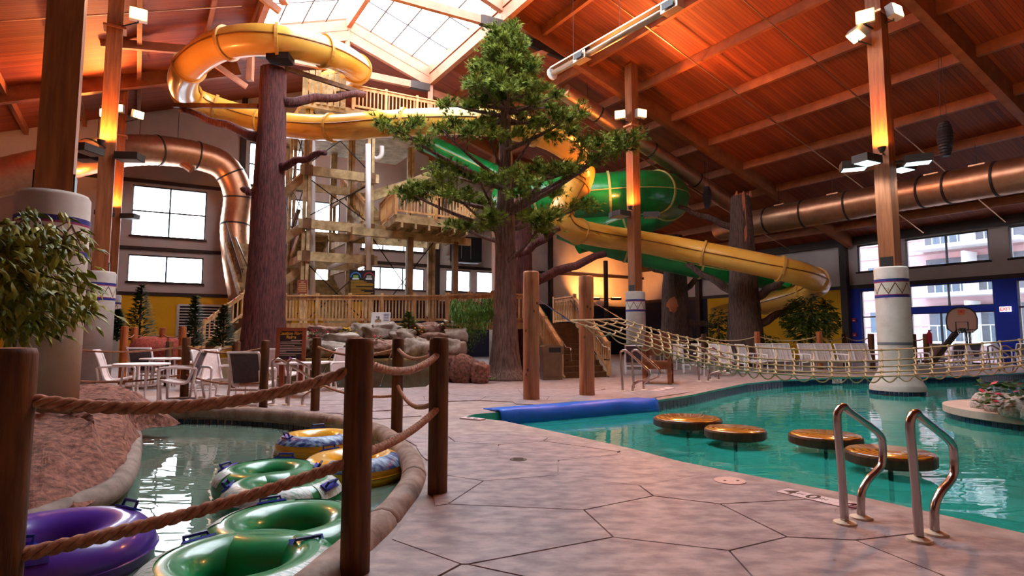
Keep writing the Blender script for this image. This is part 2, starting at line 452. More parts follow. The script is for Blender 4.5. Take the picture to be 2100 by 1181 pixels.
# ---- roof deck (tongue and groove boards run down the slope)
def roof_mat():
    m = bpy.data.materials.new('roof_boards'); m.use_nodes = True; nt = m.node_tree; n = nt.nodes; l = nt.links; bs = n['Principled BSDF']
    uv = n.new('ShaderNodeUVMap'); sp = n.new('ShaderNodeSeparateXYZ'); l.new(uv.outputs[0], sp.inputs[0])
    def math_(op, a, b=None):
        q = n.new('ShaderNodeMath'); q.operation = op
        if isinstance(a, float): q.inputs[0].default_value = a
        else: l.new(a, q.inputs[0])
        if b is not None:
            if isinstance(b, float): q.inputs[1].default_value = b
            else: l.new(b, q.inputs[1])
        return q.outputs[0]
    sc = math_('MULTIPLY', sp.outputs[0], 1 / .14); fr = math_('FRACT', sc); fl = math_('FLOOR', sc)
    wn = n.new('ShaderNodeTexWhiteNoise'); wn.noise_dimensions = '1D'; l.new(fl, wn.inputs['W'])
    mp = n.new('ShaderNodeMapping'); mp.inputs['Scale'].default_value = (14, .8, 1); l.new(uv.outputs[0], mp.inputs[0])
    nz = n.new('ShaderNodeTexNoise'); nz.inputs['Scale'].default_value = 1.0; nz.inputs['Detail'].default_value = 5; l.new(mp.outputs[0], nz.inputs['Vector'])
    mixv = math_('ADD', math_('MULTIPLY', wn.outputs[0], .45), math_('MULTIPLY', nz.outputs['Fac'], .6))
    cr = n.new('ShaderNodeValToRGB'); e = cr.color_ramp.elements; e[0].position = .2; e[1].position = .9
    e[0].color = (*lin('#7a2c10'), 1); e[1].color = (*lin('#aa4e20'), 1); l.new(mixv, cr.inputs[0])
    gr = math_('LESS_THAN', fr, .07)
    mx = n.new('ShaderNodeMix'); mx.data_type = 'RGBA'; l.new(gr, mx.inputs[0]); l.new(cr.outputs[0], mx.inputs[6]); mx.inputs[7].default_value = (*lin('#3a1a0c'), 1)
    l.new(mx.outputs[2], bs.inputs['Base Color']); bs.inputs['Roughness'].default_value = .65
    bp = n.new('ShaderNodeBump'); bp.inputs['Strength'].default_value = .6; bp.inputs['Distance'].default_value = .02; bp.invert = True
    l.new(gr, bp.inputs['Height']); l.new(bp.outputs[0], bs.inputs['Normal'])
    return m
M_roof = roof_mat()
SKA0, SKA1, SKB = 7.5, 26.0, 4.0                     # skylight along the ridge
ceiling = bpy.data.objects.new('ceiling', None); COL.objects.link(ceiling); struct(ceiling); tag(ceiling, 'orange board ceiling on timber beams')
def roof_rect(a0, a1, b0, b1):
    vs = [AB(a, b, roofz(b)) for a, b in ((a0, b0), (a1, b0), (a1, b1), (a0, b1))]
    top = [v + Vector((0, 0, .18)) for v in vs]
    mb = MB(); mb.add(vs + top, [(0, 3, 2, 1), (4, 5, 6, 7), (0, 1, 5, 4), (1, 2, 6, 5), (2, 3, 7, 6), (3, 0, 4, 7)])
    o = mb.build('roof_boards', M_roof, ceiling)
    uvl = o.data.uv_layers.new(name='UVMap'); ab = [(a0, b0), (a1, b0), (a1, b1), (a0, b1)] * 2
    for lp in o.data.loops: uvl.data[lp.index].uv = ab[lp.vertex_index]
for a0, a1, b0, b1 in ((A0 - .5, A1 + .5, RB + SKB, B1 + .6), (A0 - .5, A1 + .5, B0 - .6, RB - SKB),
                       (A0 - .5, SKA0, RB, RB + SKB), (SKA1, A1 + .5, RB, RB + SKB), (A0 - .5, SKA0, RB - SKB, RB), (SKA1, A1 + .5, RB - SKB, RB)):
    roof_rect(a0, a1, b0, b1)
# rafters and purlins
def slope_bar(mb, a, b0, b1, w, d, off=0.0):
    mb.bar(AB(a, b0, roofz(b0) - d / 2 - off), AB(a, b1, roofz(b1) - d / 2 - off), w, d)
for a in FRAMES:
    mb = MB(); slope_bar(mb, a, RB + SKB, B1 - .1, .28, .62); mb.build('rafter', M_beam, ceiling)
    mb = MB(); slope_bar(mb, a, RB - SKB, B0 + .1, .28, .62); mb.build('rafter', M_beam, ceiling)
bays = [(A0, -1.44), (-1.16, 8.86), (9.14, 19.16), (19.44, 29.46), (29.74, A1 - .1)]
PB = (13.2, 15.45, 17.7, 19.95, 22.2, 24.5, 26.8, 29.2, 31.4)
for (a0, a1) in bays[1:]:
    for b in PB:
        for bb in (b, 2 * RB - b):
            if bb < B0: continue
            mb = MB(); mb.bar(AB(a0, bb, roofz(bb) - .17), AB(a1, bb, roofz(bb) - .17), .16, .36); mb.build('purlin', M_beam, ceiling)
# eave fascia beams
mb = MB(); mb.bar(AB(A0, B1 - .12, roofz(B1) - .2), AB(A1, B1 - .12, roofz(B1) - .2), .22, .42); mb.build('eave_beam', M_dark, ceiling)

# ---- skylight
M_gbar = mat('glazing_bar_grey', '#6a6a70', rough=.5)
sk = bpy.data.objects.new('window_1', None); COL.objects.link(sk); struct(sk); tag(sk, 'bright gabled skylight along the roof ridge')
SL = [SKA0 + (SKA1 - SKA0) * i / 9 for i in range(10)]
for side in (-1, 1):
    for i in range(9):
        for (f0, f1) in ((0, .25), (.25, .5), (.5, .75), (.75, 1)):
            b0, b1 = RB + side * SKB * f0, RB + side * SKB * f1
            vs = [AB(SL[i] + .02, b0, roofz(b0) + .1), AB(SL[i + 1] - .02, b0, roofz(b0) + .1), AB(SL[i + 1] - .02, b1, roofz(b1) + .1), AB(SL[i] + .02, b1, roofz(b1) + .1)]
            MB().add(vs, [(0, 1, 2, 3)]).build('pane', M_sky, sk)
    for i in range(1, 9):
        mb = MB(); mb.bar(AB(SL[i], RB, roofz(RB) + .08), AB(SL[i], RB + side * SKB, roofz(RB + SKB) + .08), .065, .06); mb.build('glazing_bar', M_gbar, sk)
    for f in (.25, .5, .75):
        b = RB + side * SKB * f
        mb = MB(); mb.bar(AB(SKA0, b, roofz(b) + .1), AB(SKA1, b, roofz(b) + .1), .06, .05); mb.build('glazing_bar', M_gbar, sk)
    # curb beams along the edges and gable rafters at the far end
    b = RB + side * SKB
    mb = MB(); mb.bar(AB(SKA0, b, roofz(b) - .05), AB(SKA1, b, roofz(b) - .05), .3, .42); mb.build('edge_beam', M_skyb, sk)
    mb = MB(); mb.bar(AB(SKA0, b, roofz(b) - .55), AB(SKA1, b, roofz(b) - .55), .22, .5); mb.build('edge_beam', M_skyb, sk)
    for a in (SKA1, 19.3, 9.0):
        mb = MB(); slope_bar(mb, a, RB, b, .24, .45, .0 if a == SKA1 else -.02); mb.build('truss_rafter', M_skyb, sk)
    mb = MB(); slope_bar(mb, SKA1, RB, b, .2, .45, .48); mb.build('truss_rafter', M_skyb, sk)
mb = MB(); mb.bar(AB(SKA0, RB, RZ - .12), AB(SKA1, RB, RZ - .12), .2, .45); mb.build('ridge_beam', M_skyb, sk)
for a, zt in ((SKA1, roofz(RB + SKB) - .95), (19.3, roofz(RB + SKB) - .95), (9.0, roofz(RB + SKB) - .95)):
    for side in (-1, 1):
        b = RB + side * SKB; bo = b + side * 5.2
        mb = MB(); mb.bar(AB(a, b, zt - 1.3), AB(a, b, roofz(b) - .6), .24, .24); mb.build('hanger_post', M_skyb, sk)
        mb = MB(); mb.bar(AB(a, b, zt - .2), AB(a, bo, zt - .9), .16, .34); mb.build('strut', M_black if a != SKA1 else M_skyb, sk)
        mb = MB(); mb.bar(AB(a, b + side * 2.1, zt - .45), AB(a, b + side * .1, zt - 1.6), .16, .2); mb.build('brace', M_skyb, sk)
    mb = MB(); mb.bar(AB(a, RB - SKB, zt), AB(a, RB + SKB, zt), .18, .32); mb.build('tie_beam', M_skyb, sk)
    for side in (-1, 1):
        mb = MB(); mb.box(AB(a, RB + side * (SKB - .55), zt), (.95, .24, .36), BANG); mb.build('steel_plate', M_dark, sk)
    mb = MB(); mb.bar(AB(a, RB, zt), AB(a, RB, RZ - .3), .2, .2); mb.build('king_post', M_skyb, sk)
    for side in (-1, 1):
        mb = MB(); mb.bar(AB(a - 2.2, RB + side * SKB * .5, roofz(RB + SKB * .5) - .25), AB(a, RB + side * .15, RZ - 2.1), .16, .22)
for side in (-1, 1):
    bm_ = RB + side * SKB / 2
    portal(AB((SKA0 + SKA1) / 2, bm_, roofz(bm_) + .05), -AV if side > 0 else AV, AB(0, side * 1, -RK), SKA1 - SKA0, SKB * 1.06)

# ---- walls with openings
def wall_b(name, b, thick, a_rng, z_rng, holes, m, parent=None, topfn=None, along='A'):
    us = sorted(set([a_rng[0], a_rng[1]] + [h[0] for h in holes] + [h[1] for h in holes] + ([RB] if along == 'B' else [])))
    zs = sorted(set([z_rng[0], z_rng[1]] + [h[2] for h in holes] + [h[3] for h in holes]))
    P = (lambda u, t, z: AB(u, b + t, z)) if along == 'A' else (lambda u, t, z: AB(b + t, u, z))
    mb = MB()
    for u0, u1 in zip(us, us[1:]):
        for z0, z1 in zip(zs, zs[1:]):
            um, zm = (u0 + u1) / 2, (z0 + z1) / 2
            if any(h[0] < um < h[1] and h[2] < zm < h[3] for h in holes): continue
            vs = []
            for t in (0, thick):
                for (u, z) in ((u0, z0), (u1, z0), (u1, z1), (u0, z1)):
                    zz = min(z, topfn(u)) if topfn else z
                    vs.append(P(u, t, zz))
            mb.add(vs, [(0, 1, 2, 3), (7, 6, 5, 4), (0, 4, 5, 1), (1, 5, 6, 2), (2, 6, 7, 3), (3, 7, 4, 0)])
    return mb.build(name, m, parent)
WN = [1]
def window(along, base, h, cols, rows, m_pane, thick=.25, mm=M_frame, mull=.07, light=True, edge=.07, name=None, sill=True):
    """h = (u0,u1,z0,z1)"""
    WN[0] += 1
    w = bpy.data.objects.new(name or 'window_%d' % WN[0], None); COL.objects.link(w); struct(w)
    P = (lambda u, t, z: AB(u, base + t, z)) if along == 'A' else (lambda u, t, z: AB(base + t, u, z))
    u0, u1, z0, z1 = h; t = .06
    for (p, q) in (((u0, z0), (u1, z0)), ((u0, z1), (u1, z1)), ((u0, z0), (u0, z1)), ((u1, z0), (u1, z1))):
        mb = MB(); mb.bar(P(p[0], t, p[1]), P(q[0], t, q[1]), .1 if p[1] != q[1] else .12, edge if p[1] == q[1] else .1 if False else edge, (0, 0, 1)); mb.build('frame_rail', mm, w)
    if sill:
        mb = MB(); mb.bar(P(u0 - .08, -.04, z0 - .04), P(u1 + .08, -.04, z0 - .04), .16, .07); mb.build('sill', M_dark, w)
    cu = [u0 + (u1 - u0) * i / cols for i in range(cols + 1)] if isinstance(cols, int) else [u0 + (u1 - u0) * c for c in cols]
    rz = [z0 + (z1 - z0) * i / rows for i in range(rows + 1)] if isinstance(rows, int) else [z0 + (z1 - z0) * c for c in rows]
    for u in cu[1:-1]:
        mb = MB(); mb.bar(P(u, t, z0), P(u, t, z1), .07, mull); mb.build('mullion', mm, w)
    for z in rz[1:-1]:
        mb = MB(); mb.bar(P(u0, t, z), P(u1, t, z), .07, mull); mb.build('transom', mm, w)
    for a, c in zip(cu, cu[1:]):
        for d, e in zip(rz, rz[1:]):
            MB().add([P(a, t, d), P(c, t, d), P(c, t, e), P(a, t, e)], [(0, 1, 2, 3)]).build('pane', m_pane, w)
    if light:
        if along == 'A': portal(P((u0 + u1) / 2, .2, (z0 + z1) / 2), AV, (0, 0, 1), u1 - u0, z1 - z0)
        else: portal(P((u0 + u1) / 2, .2, (z0 + z1) / 2), -BV, (0, 0, 1), u1 - u0, z1 - z0)
    return w
# back (gable) wall, along B at a = A1
BH = [(-.52, 2.84, 6.48, 9.08), (-.56, 2.82, 4.1, 5.46), (4.85, 7.68, 9.8, 12.2), (4.9, 9.88, 7.0, 9.2), (5.2, 9.5, 4.2, 5.5), (11.0, 15.22, 4.22, 5.56), (11.2, 15.2, 6.64, 7.35), (16.7, 18.4, 4.25, 5.6), (18.86, 20.5, 4.25, 5.6)]
wallb = struct(wall_b('wall_back', A1, .3, (B0, B1), (0, 16), BH, M_wallw, None, roofz, 'B')); tag(wallb, 'pale gable wall with bright windows and a yellow base')
for h, c, r in zip(BH, (2, 2, 2, 3, 3, 3, 3, 1, 1), (2, 1, 2, 2, 1, 1, 1, 1, 1)):
    window('B', A1, h, c, r, M_pane)
def wstrip(name, along, base, u0, u1, z0, z1, t, m, parent):
    P = (lambda u, tt, z: AB(u, base + tt, z)) if along == 'A' else (lambda u, tt, z: AB(base + tt, u, z))
    vs = [P(u, tt, z) for tt in (-t, .0) for (u, z) in ((u0, z0), (u1, z0), (u1, z1), (u0, z1))]
    return MB().add(vs, [(0, 1, 2, 3), (7, 6, 5, 4), (0, 4, 5, 1), (1, 5, 6, 2), (2, 6, 7, 3), (3, 7, 4, 0)]).build(name, m, parent)
wstrip('yellow_panel', 'B', A1, B0, 12, 0, 3.42, .03, M_yel, wallb)
wstrip('dark_panel', 'B', A1, 12, B1, 0, 3.42, .03, mat('navy_wall', '#1a1c33', rough=.8), wallb)
for z in (3.48, 5.82): wstrip('rail_band', 'B', A1, B0, B1, z - .09, z + .09, .1, M_dark, wallb)
wstrip('rail_band', 'B', A1, B0, 4.6, 9.25, 9.43, .1, M_dark, wallb)
for b in (-1.3, 4.5, 16.0, 24.5): wstrip('wall_post', 'B', A1, b - .14, b + .14, 0, roofz(b), .24, M_dark, wallb)
# right wall, along A at b = B1
RH = [(13.25, 16.7, 4.8, 6.22), (17.9, 19.05, 4.8, 6.22), (8.7, 12.5, 4.8, 6.22), (3.9, 7.4, 4.8, 6.22),
      (13.2, 16.65, 2.75, 3.85), (13.2, 16.65, .05, 2.45), (17.9, 19.0, .05, 3.75), (7.6, 12.35, .05, 3.8), (2.6, 6.8, .05, 3.8)]
wallr = struct(wall_b('wall_right', B1, .3, (A0, A1), (0, 7), RH, M_wallw, None, lambda u: roofz(B1))); tag(wallr, 'long side wall, blue with tall glazing near and yellow beyond')
for k, (h, c, r) in enumerate(zip(RH, ((0, .49, 1), 1, (0, .5, 1), 2, (0, .51, 1), (0, .3, .34, .62, 1), 1, (0, .5, 1), 2), (1, 1, 1, 1, 1, 1, (0, .62, 1), (0, .68, 1), 1))):
    window('A', B1, h, c, r, M_panet, sill=k < 4)
def pstrip(u0, u1, z0, z1, m, name, t=.03):
    return wstrip(name, 'A', B1, u0, u1, z0, z1, t, m, wallr)
for (u0, u1, z0, z1) in ((19.0, 19.7, 0, 3.9), (16.65, 17.9, 0, 3.9), (13.2, 16.65, 2.45, 2.75), (13.2, 16.65, 3.85, 3.9), (12.35, 13.2, 0, 3.9), (17.9, 19.0, 3.75, 3.9), (7.6, 12.35, 3.8, 3.9), (6.8, 7.6, 0, 3.9), (2.6, 6.8, 3.8, 3.9), (A0, 2.6, 0, 3.9)):
    pstrip(u0, u1, z0, z1, M_blue, 'blue_panel')
pstrip(20.0, 29.0, 0, 3.9, M_yel, 'yellow_panel'); pstrip(29.0, A1, 0, 3.9, MATS['navy_wall'], 'dark_panel')
pstrip(A0, A1, 3.9, 4.1, M_dark, 'rail_band', .1)
for u in (9.0 - .6, 19.7, 29.6): wstrip('wall_post', 'A', B1, u - .17, u + .17, 0, roofz(B1) - .3, .3, M_dark, wallr)
for u0, u1, z in ((16.75, 20, 6.5),): pass
# near walls behind and left of the camera close the hall
walll = struct(wall_b('wall_left', B0, -.3, (A0, A1), (0, 7), [], M_wallw, None, lambda u: roofz(B0)))
tag(walll, 'pale side wall outside the picture on the left')
wallf = struct(wall_b('wall_front', A0, -.3, (B0, B1), (0, 16), [], M_wallw, None, roofz, 'B'))
tag(wallf, 'pale gable wall behind the viewer')
ground = struct(MB().box((0, 20, -1.6), (260, 260, .1)).build('ground', mat('snowy_ground', '#c8ccd2', rough=.9))); tag(ground, 'pale snowy ground outside')

# ================================================================== COLUMNS AND LAMPS
M_bandb = mat('navy_band_paint', '#232a7c', rough=.6); M_bandm = mat('magenta_line_paint', '#9c2a5c', rough=.6)
M_zig = mat('brown_zigzag_paint', '#4a2414', rough=.6); M_zigy = mat('ochre_diamond_paint', '#d08a20', rough=.6); M_cream = mat('cream_band_paint', '#d8cfc0', rough=.7)
M_cone = mat('cone_concrete', '#c0b09c', '#cdbeaa', 4, rough=.8)
CR = .385
def cyl_patch(mb, c, r, pts):
    mb.add([(c[0] + r * math.cos(a), c[1] + r * math.sin(a), z) for a, z in pts], [tuple(range(len(pts)))])
def column(loc, label, zb=0.0, cone=False, low_band=False, top=None):
    c = thing('painted_column', label, 'column', (loc[0], loc[1], zb))
    x, y = loc[0], loc[1]
    prof = [(CR, zb), (CR, 3.02), (CR - .03, 3.07)]
    if cone: prof = [(.62, zb - 1.0), (.62, .02), (.6, .05), (CR + .02, .42), (CR, .5), (CR, 3.02), (CR - .03, 3.07)]
    MB().lathe(prof, 40, (x, y, 0)).build('concrete_drum', M_conc, c, smooth=False)
    c.children[0].data.polygons.foreach_set('use_smooth', [len(p.vertices) == 4 for p in c.children[0].data.polygons])
    def ring(z0, z1, m, name, r=CR + .004): MB().lathe([(r - .01, z0), (r, z0), (r, z1), (r - .01, z1)], 40, (x, y, 0), caps=False).build(name, m, c)
    ring(2.685, 2.75, M_bandb, 'blue_band'); ring(2.66, 2.685, M_bandm, 'magenta_band'); ring(2.27, 2.33, M_bandb, 'blue_band'); ring(2.33, 2.352, M_bandm, 'magenta_band')
    ring(2.352, 2.66, M_cream, 'cream_band', CR + .002)
    if low_band: ring(1.06, 1.13, mat('faded_blue_paint', '#7a7a86', rough=.7), 'faded_band')
    mb = MB(); my = MB(); nz = 8
    for k in range(nz):
        a0 = 2 * math.pi * k / nz; da = 2 * math.pi / nz
        w = .05
        for (s0, e0, z0, z1) in ((a0, a0 + da / 2, 2.37, 2.64), (a0 + da / 2, a0 + da, 2.64, 2.37)):
            for q in range(4):
                f0, f1 = q / 4, (q + 1) / 4
                p0, p1 = s0 + (e0 - s0) * f0, s0 + (e0 - s0) * f1; y0, y1 = z0 + (z1 - z0) * f0, z0 + (z1 - z0) * f1
                cyl_patch(mb, (x, y), CR + .006, [(p0, y0 - .02), (p1, y1 - .02), (p1, y1 + .02), (p0, y0 + .02)])
        cyl_patch(my, (x, y), CR + .006, [(a0 - .035, 2.47), (a0, 2.43), (a0 + .035, 2.47), (a0, 2.53)])
    mb.build('zigzag_pattern', M_zig, c); my.build('diamond_pattern', M_zigy, c)
    p = AB(0, 0); b = (x * AV.y - y * AV.x) / (BV.x * AV.y - BV.y * AV.x)
    zt = roofz(b) - .02 if top is None else top
    MB().box((x, y, (3.07 + zt) / 2), (.38, .38, zt - 3.07), AANG).build('timber_post', M_glulam, c)
    MB().box((x, y, 3.2), (.42, .3, .26), AANG).build('steel_shoe', M_black, c)
    MB().box((x, y, zt - 2.6), (.55, .46, .06), AANG).build('steel_collar', M_galv, c)
    if cone:
        ng = 40
        t0 = MB().box((0, 0, 0), (.085, .014, .1)).build('tile', M_tile, c)
        for k in range(ng):
            a = 2 * math.pi * k / ng
            M = Matrix.Translation((x + .625 * math.cos(a), y + .625 * math.sin(a), WZ + .06)) @ Matrix.Rotation(a + math.pi / 2, 4, 'Z')
            M = Matrix.Translation((-x, -y, -zb)) @ M
            if k == 0: t0.matrix_parent_inverse = Matrix(); t0.matrix_basis = M
            else: inst(t0, 'tile', c, M)
    return c
R2 = (9.87, 14.9); R1 = (4.92, 22.9); L1 = (-5.85, 7.23); L2 = (-11.45, 15.9); L3 = (-17.26, 24.7); R3 = (-.9, 32.6)
column(R2, 'painted round column on a cone base standing in the pool', -.05, cone=True, low_band=True)
column(R1, 'painted column behind the wooden stairs and rope net')
column(L1, 'large nearest painted column behind the leafy plant')
column(L2, 'painted column second from the viewer on the left')
column(L3, 'farthest slim painted column before the yellow wall')
column(R3, 'distant painted column hidden mostly by the pine trunk')
M_lampw = mat('floodlight_glass', (1.0, .62, .22), emit=28.0); M_lampo = mat('orange_floodlight_glass', (1.0, .42, .12), emit=26.0)
M_cool = mat('cool_diffuser', (.75, .92, 1.0), emit=1.6); M_box = mat('fixture_bronze', '#3c332e', rough=.5); M_grey = mat('fixture_grey', '#8a8a8c', rough=.4)
WARM = (1.0, .31, .07)
def floodlight(pos, aim, post, label, power, lens=None, lit=True, col=WARM, size=.16):
    t = thing('floodlight', label, 'floodlight', pos, group='floodlights on the columns')
    z = Vector(aim).normalized(); x = z.cross(Vector((0, 0, 1))).normalized(); y = z.cross(x)
    Mx = Matrix((x, y, z)).transposed(); p = Vector(pos)
    hs = MB().box(p - z * .1, (.44, .34, .2), M=Mx).build('housing', M_grey, t)
    MB().box(p + z * .012, (.38, .28, .02), M=Mx).build('lens', lens or M_lampw if lit else M_pane, hs)
    mb = MB(); e = Vector((post[0], post[1], p.z - .25)); mb.tube([p - z * .12, p - z * .12 + Vector((0, 0, -.22)), e], .022, 6); mb.build('bracket', M_black, t)
    if power: lamp('flood_lamp', p + z * .12, col, power, t, 'SPOT', z, 150, .5, size)
    return t
def lightbox(pos, rz, post, label, diff, power=0.0):
    t = thing('box_lamp', label, 'lamp', pos, rz, group='box lamps round the columns'); p = Vector(pos); rm = Matrix.Rotation(rz, 3, 'Z')
    hs = MB().box(p, (.62, .42, .2), rz).build('housing', M_box, t)
    MB().box(p + Vector((0, 0, -.105)), (.54, .35, .012), rz).build('diffuser', diff, hs)
    MB().bar(p, Vector((post[0], post[1], p.z)), .05, .05).build('arm', M_black, t)
    if power: lamp('box_lamp_light', p + Vector((0, 0, -.18)), (.8, .93, 1.0), power, t, 'SPOT', (0, 0, -1), 140, .6, .2)
    return t
M_off = mat('unlit_diffuser', '#a08a80', rough=.4)
def boxes(post, z, names, diff, power, rr=.62):
    for (ang, nm) in names:
        a = R(ang); lightbox((post[0] + rr * math.cos(a), post[1] + rr * math.sin(a), z), a, post, nm, diff, power)
boxes(R2, 5.85, ((205, 'lit box lamp on the pool column, nearest on its left'), (160, 'lit box lamp on the pool column, rear on its left'), (25, 'lit box lamp on the pool column, rear on its right'), (-25, 'lit box lamp on the pool column, near on its right')), M_cool, 60, .72)
boxes(R1, 6.15, ((190, 'brown box lamp left of the glowing post behind the net'), (-10, 'brown box lamp right of the glowing post behind the net'), (215, 'lower front box lamp left of the glowing post')), M_off, 0, .68)
boxes(L2, 6.35, ((-100, 'dark box lamp on the front of the second left column'), (175, 'dark box lamp left of the second left column'), (5, 'dark box lamp right of the second left column')), M_off, 0, .6)
boxes(L3, 6.5, ((-95, 'dark box lamp on the front of the far left column'), (0, 'dark box lamp before the large square window')), M_off, 0, .62)
fl = floodlight
fl((R2[0] - .5, R2[1] - .3, 9.75), (-.5, -.75, -.25), R2, 'blazing floodlight left of the pool column top', 900)
fl((R2[0] + .35, R2[1] - .35, 9.9), (.4, -.75, .15), R2, 'blazing floodlight right of the pool column top', 900)
fl((R2[0] - .65, R2[1] - .1, 9.3), (-.6, -.1, -.8), R2, 'small downward floodlight under the two blazing ones', 0)
fl((R1[0] - .55, R1[1] - .3, 10.25), (-.35, -.9, -.1), R1, 'red glowing floodlight left of the post near the pine', 900, M_lampo)
fl((R1[0] + .35, R1[1] - .3, 10.3), (.35, -.9, -.1), R1, 'red glowing floodlight right of the post near the pine', 900, M_lampo)
fl((L2[0] + .85, L2[1] - .3, 10.4), (.5, -.8, -.1), L2, 'floodlight near the top edge beside the second left column', 500)
fl((L3[0] + .1, L3[1] - .45, 11.2), (.25, -.95, -.05), L3, 'glaring floodlight between the two left timber posts', 900)
fl((L3[0] + .95, L3[1] - .3, 10.95), (.8, -.5, -.25), L3, 'small floodlight right of the glaring left one', 250)
fl((L3[0] - .75, L3[1] - .2, 11.1), (-.6, -.7, -.1), L3, 'half hidden floodlight left of the glaring one', 250)
# warm uplights seated on the box lamps, washing posts and ceiling
for post, z, pw, nm, off in ((R2, 6.1, 420, 'warm uplight above the lit box lamps on the pool column', (-.35, -.45)), (R1, 6.4, 420, 'warm uplight above the brown box lamps', (-.25, -.5)), (L2, 6.6, 420, 'warm uplight washing the second left post', (.2, -.55)), (L3, 6.75, 420, 'warm uplight washing the far left post', (.2, -.55)), (L1, 6.6, 100, 'warm uplight above the nearest left column', (-1.0, .5))):
    u = thing('uplight', nm, 'uplight', (post[0] + off[0], post[1] + off[1], z), group='warm uplights on the posts')
    p = Vector(u.location); MB().lathe([(.05, -.1), (.09, 0), (.1, .03)], 14, p).build('housing', M_box, u)
    MB().lathe([(.085, .031), (.05, .034)], 14, p).build('lens', M_lampo, u)
    MB().bar(p + Vector((0, 0, -.06)), (post[0], post[1], p.z - .06), .03, .03).build('arm', M_black, u)
    lamp('uplight_lamp', p + Vector((0, 0, .08)), WARM, pw, u, 'SPOT', (-off[0] * .12, -off[1] * .12, 1), 160, .4, .08)
# far wall washers near the corner
wp_ = at(1243, 615, 40); cw = thing('wall_washer', 'pair of glowing wall lamps in the far dark corner', 'lamp', wp_)
MB().tube([(wp_.x, wp_.y, 0), (wp_.x, wp_.y, 6.6)], .16, 8).build('steel_post', M_dark, cw)
for sx in (-1, 1):
    q = wp_ + Vector((sx * .75, .3, .1)); MB().box(q, (.7, .35, .16)).build('housing', M_box, cw); MB().box(q + Vector((0, 0, .085)), (.6, .28, .01)).build('lens', M_lampo, cw)
    MB().bar(q, (wp_.x, wp_.y, q.z), .05, .05).build('arm', M_black, cw)
    lamp('washer_lamp', q + Vector((0, .15, .2)), (1, .36, .08), 520, cw, 'SPOT', (sx * .2, .8, .6), 105, .6, .1)

# ================================================================== DUCTS, HEATER, SPEAKERS, PIPES
def spiral_duct(name, label, pts, r, ribs=.28, bands=(), m=M_galv, n=20):
    d = thing(name, label, 'duct', pts[0]); P = smooth_path(pts, 10)
    # spiral seam ridges as fine geometry
    L = 0; out = []; rad = []; step = ribs
    fine = []
    for a, b in zip(P, P[1:]):
        k = max(1, int((b - a).length / (step / 2)))
        for i in range(k): fine.append(a + (b - a) * i / k)
    fine.append(P[-1])
    for i, p in enumerate(fine): rad.append(r * (1.022 if i % 2 else 1.0))
    MB().tube(fine, rad, n).build('shell', m, d, smooth=True)
    for f in bands:
        i = int(f * (len(P) - 2)); t = (P[i + 1] - P[i]).normalized()
        MB().tube([P[i] - t * .04, P[i] + t * .04], r * 1.05, n).build('flange_band', M_dark, d)
    return d, P
d, P = spiral_duct('air_duct', 'long round orange lit air duct along the right wall', [at(2100, 357, 19.6) - AV * 12, at(2100, 357, 19.6), at(1830, 405, 23.4), at(1560, 455, 28), at(1480, 470, 31)], .62, .3, (.3, .38, .46, .52, .6, .68, .76))
for i in range(4, 34, 4):
    p = P[i]; MB().tube([p + Vector((0, 0, .6)), p + Vector((0, 0, 1.5))], .012, 5).build('hanger', M_dark, d); MB().box(p + Vector((0, 0, .66)), (.12, .5, .05), AANG).build('hanger_clip', M_galv, d)
mb = MB(); mb.tube([at(2110, 345, 19.4) - AV * 8 + Vector((0, 0, .85)), at(1560, 430, 28.0) + Vector((0, 0, .3))], .05, 6)
E1 = at(1510, 425, 29.0)
d, P = spiral_duct('air_duct', 'slanting round duct glowing red behind the pine tree', [E1 - BV * 10.4 + Vector((0, 0, 4.0)), E1 - BV * 5 + Vector((0, 0, 1.95)), E1], .36, .22, (.25, .5, .75))
for i in (3, 9, 15): MB().tube([P[i] + Vector((0, 0, .3)), P[i] + Vector((0, 0, 1.3))], .012, 5).build('hanger', M_dark, d)
d, P = spiral_duct('air_duct', 'round duct with elbow dropping beside the square window', [at(-120, 395, 21), at(60, 350, 22.6), at(180, 322, 24), at(255, 309, 26), at(330, 309, 27.6), at(410, 321, 29), at(462, 345, 29.8), at(488, 400, 30.2), at(482, 470, 30.2), at(488, 540, 29.8), at(500, 610, 29.6)], .72, .35, (.22, .4, .5, .64, .72, .8))
for i in (22, 34, 44): MB().tube([P[i] + Vector((0, 0, .7)), P[i] + Vector((0, 0, 2.2))], .014, 5).build('hanger', M_dark, d)
MB().tube([P[46] + Vector((0, 0, -.55)) + Vector((.0, -.3, 0)), P[46] + Vector((.5, -.2, -.9))], .2, 10).build('vent_spout', M_galv, d)
ht = thing('tube_heater', 'long slanted tube heater hung under the ceiling beside the pine', 'heater', at(1135, 158, 20))
ha, hb = at(1135, 150, 20), at(1388, 8, 15.5); hd = (hb - ha).normalized(); M_htr = mat('heater_steel', '#b89c86', rough=.35, metal=.7)
MB().tube([ha, hb], .11, 12).build('burner_tube', M_htr, ht, smooth=True)
pr_ = [ha + Vector((0, 0, .16)), hb + Vector((0, 0, .16))]
MB().bar(pr_[0], pr_[1], .34, .05).build('reflector', M_htr, ht)
for f in (.28, .97):
    c = ha + (hb - ha) * f; MB().bar(c - hd * .3, c + hd * .3, .3, .3).build('vent_box', M_htr, ht); MB().bar(c - hd * .2 + Vector((-.17, -.12, .0)), c + hd * .2 + Vector((-.17, -.12, .0)), .02, .2).build('vent_grille', M_black, ht)
MB().tube([ha - hd * .05, ha - hd * .1], .22, 16).build('end_cap', M_white, ht)
for f in (.2, .6, .9):
    c = ha + (hb - ha) * f; MB().tube([c, c + Vector((0, 0, 3.0))], .008, 4).build('hanger_wire', M_dark, ht)
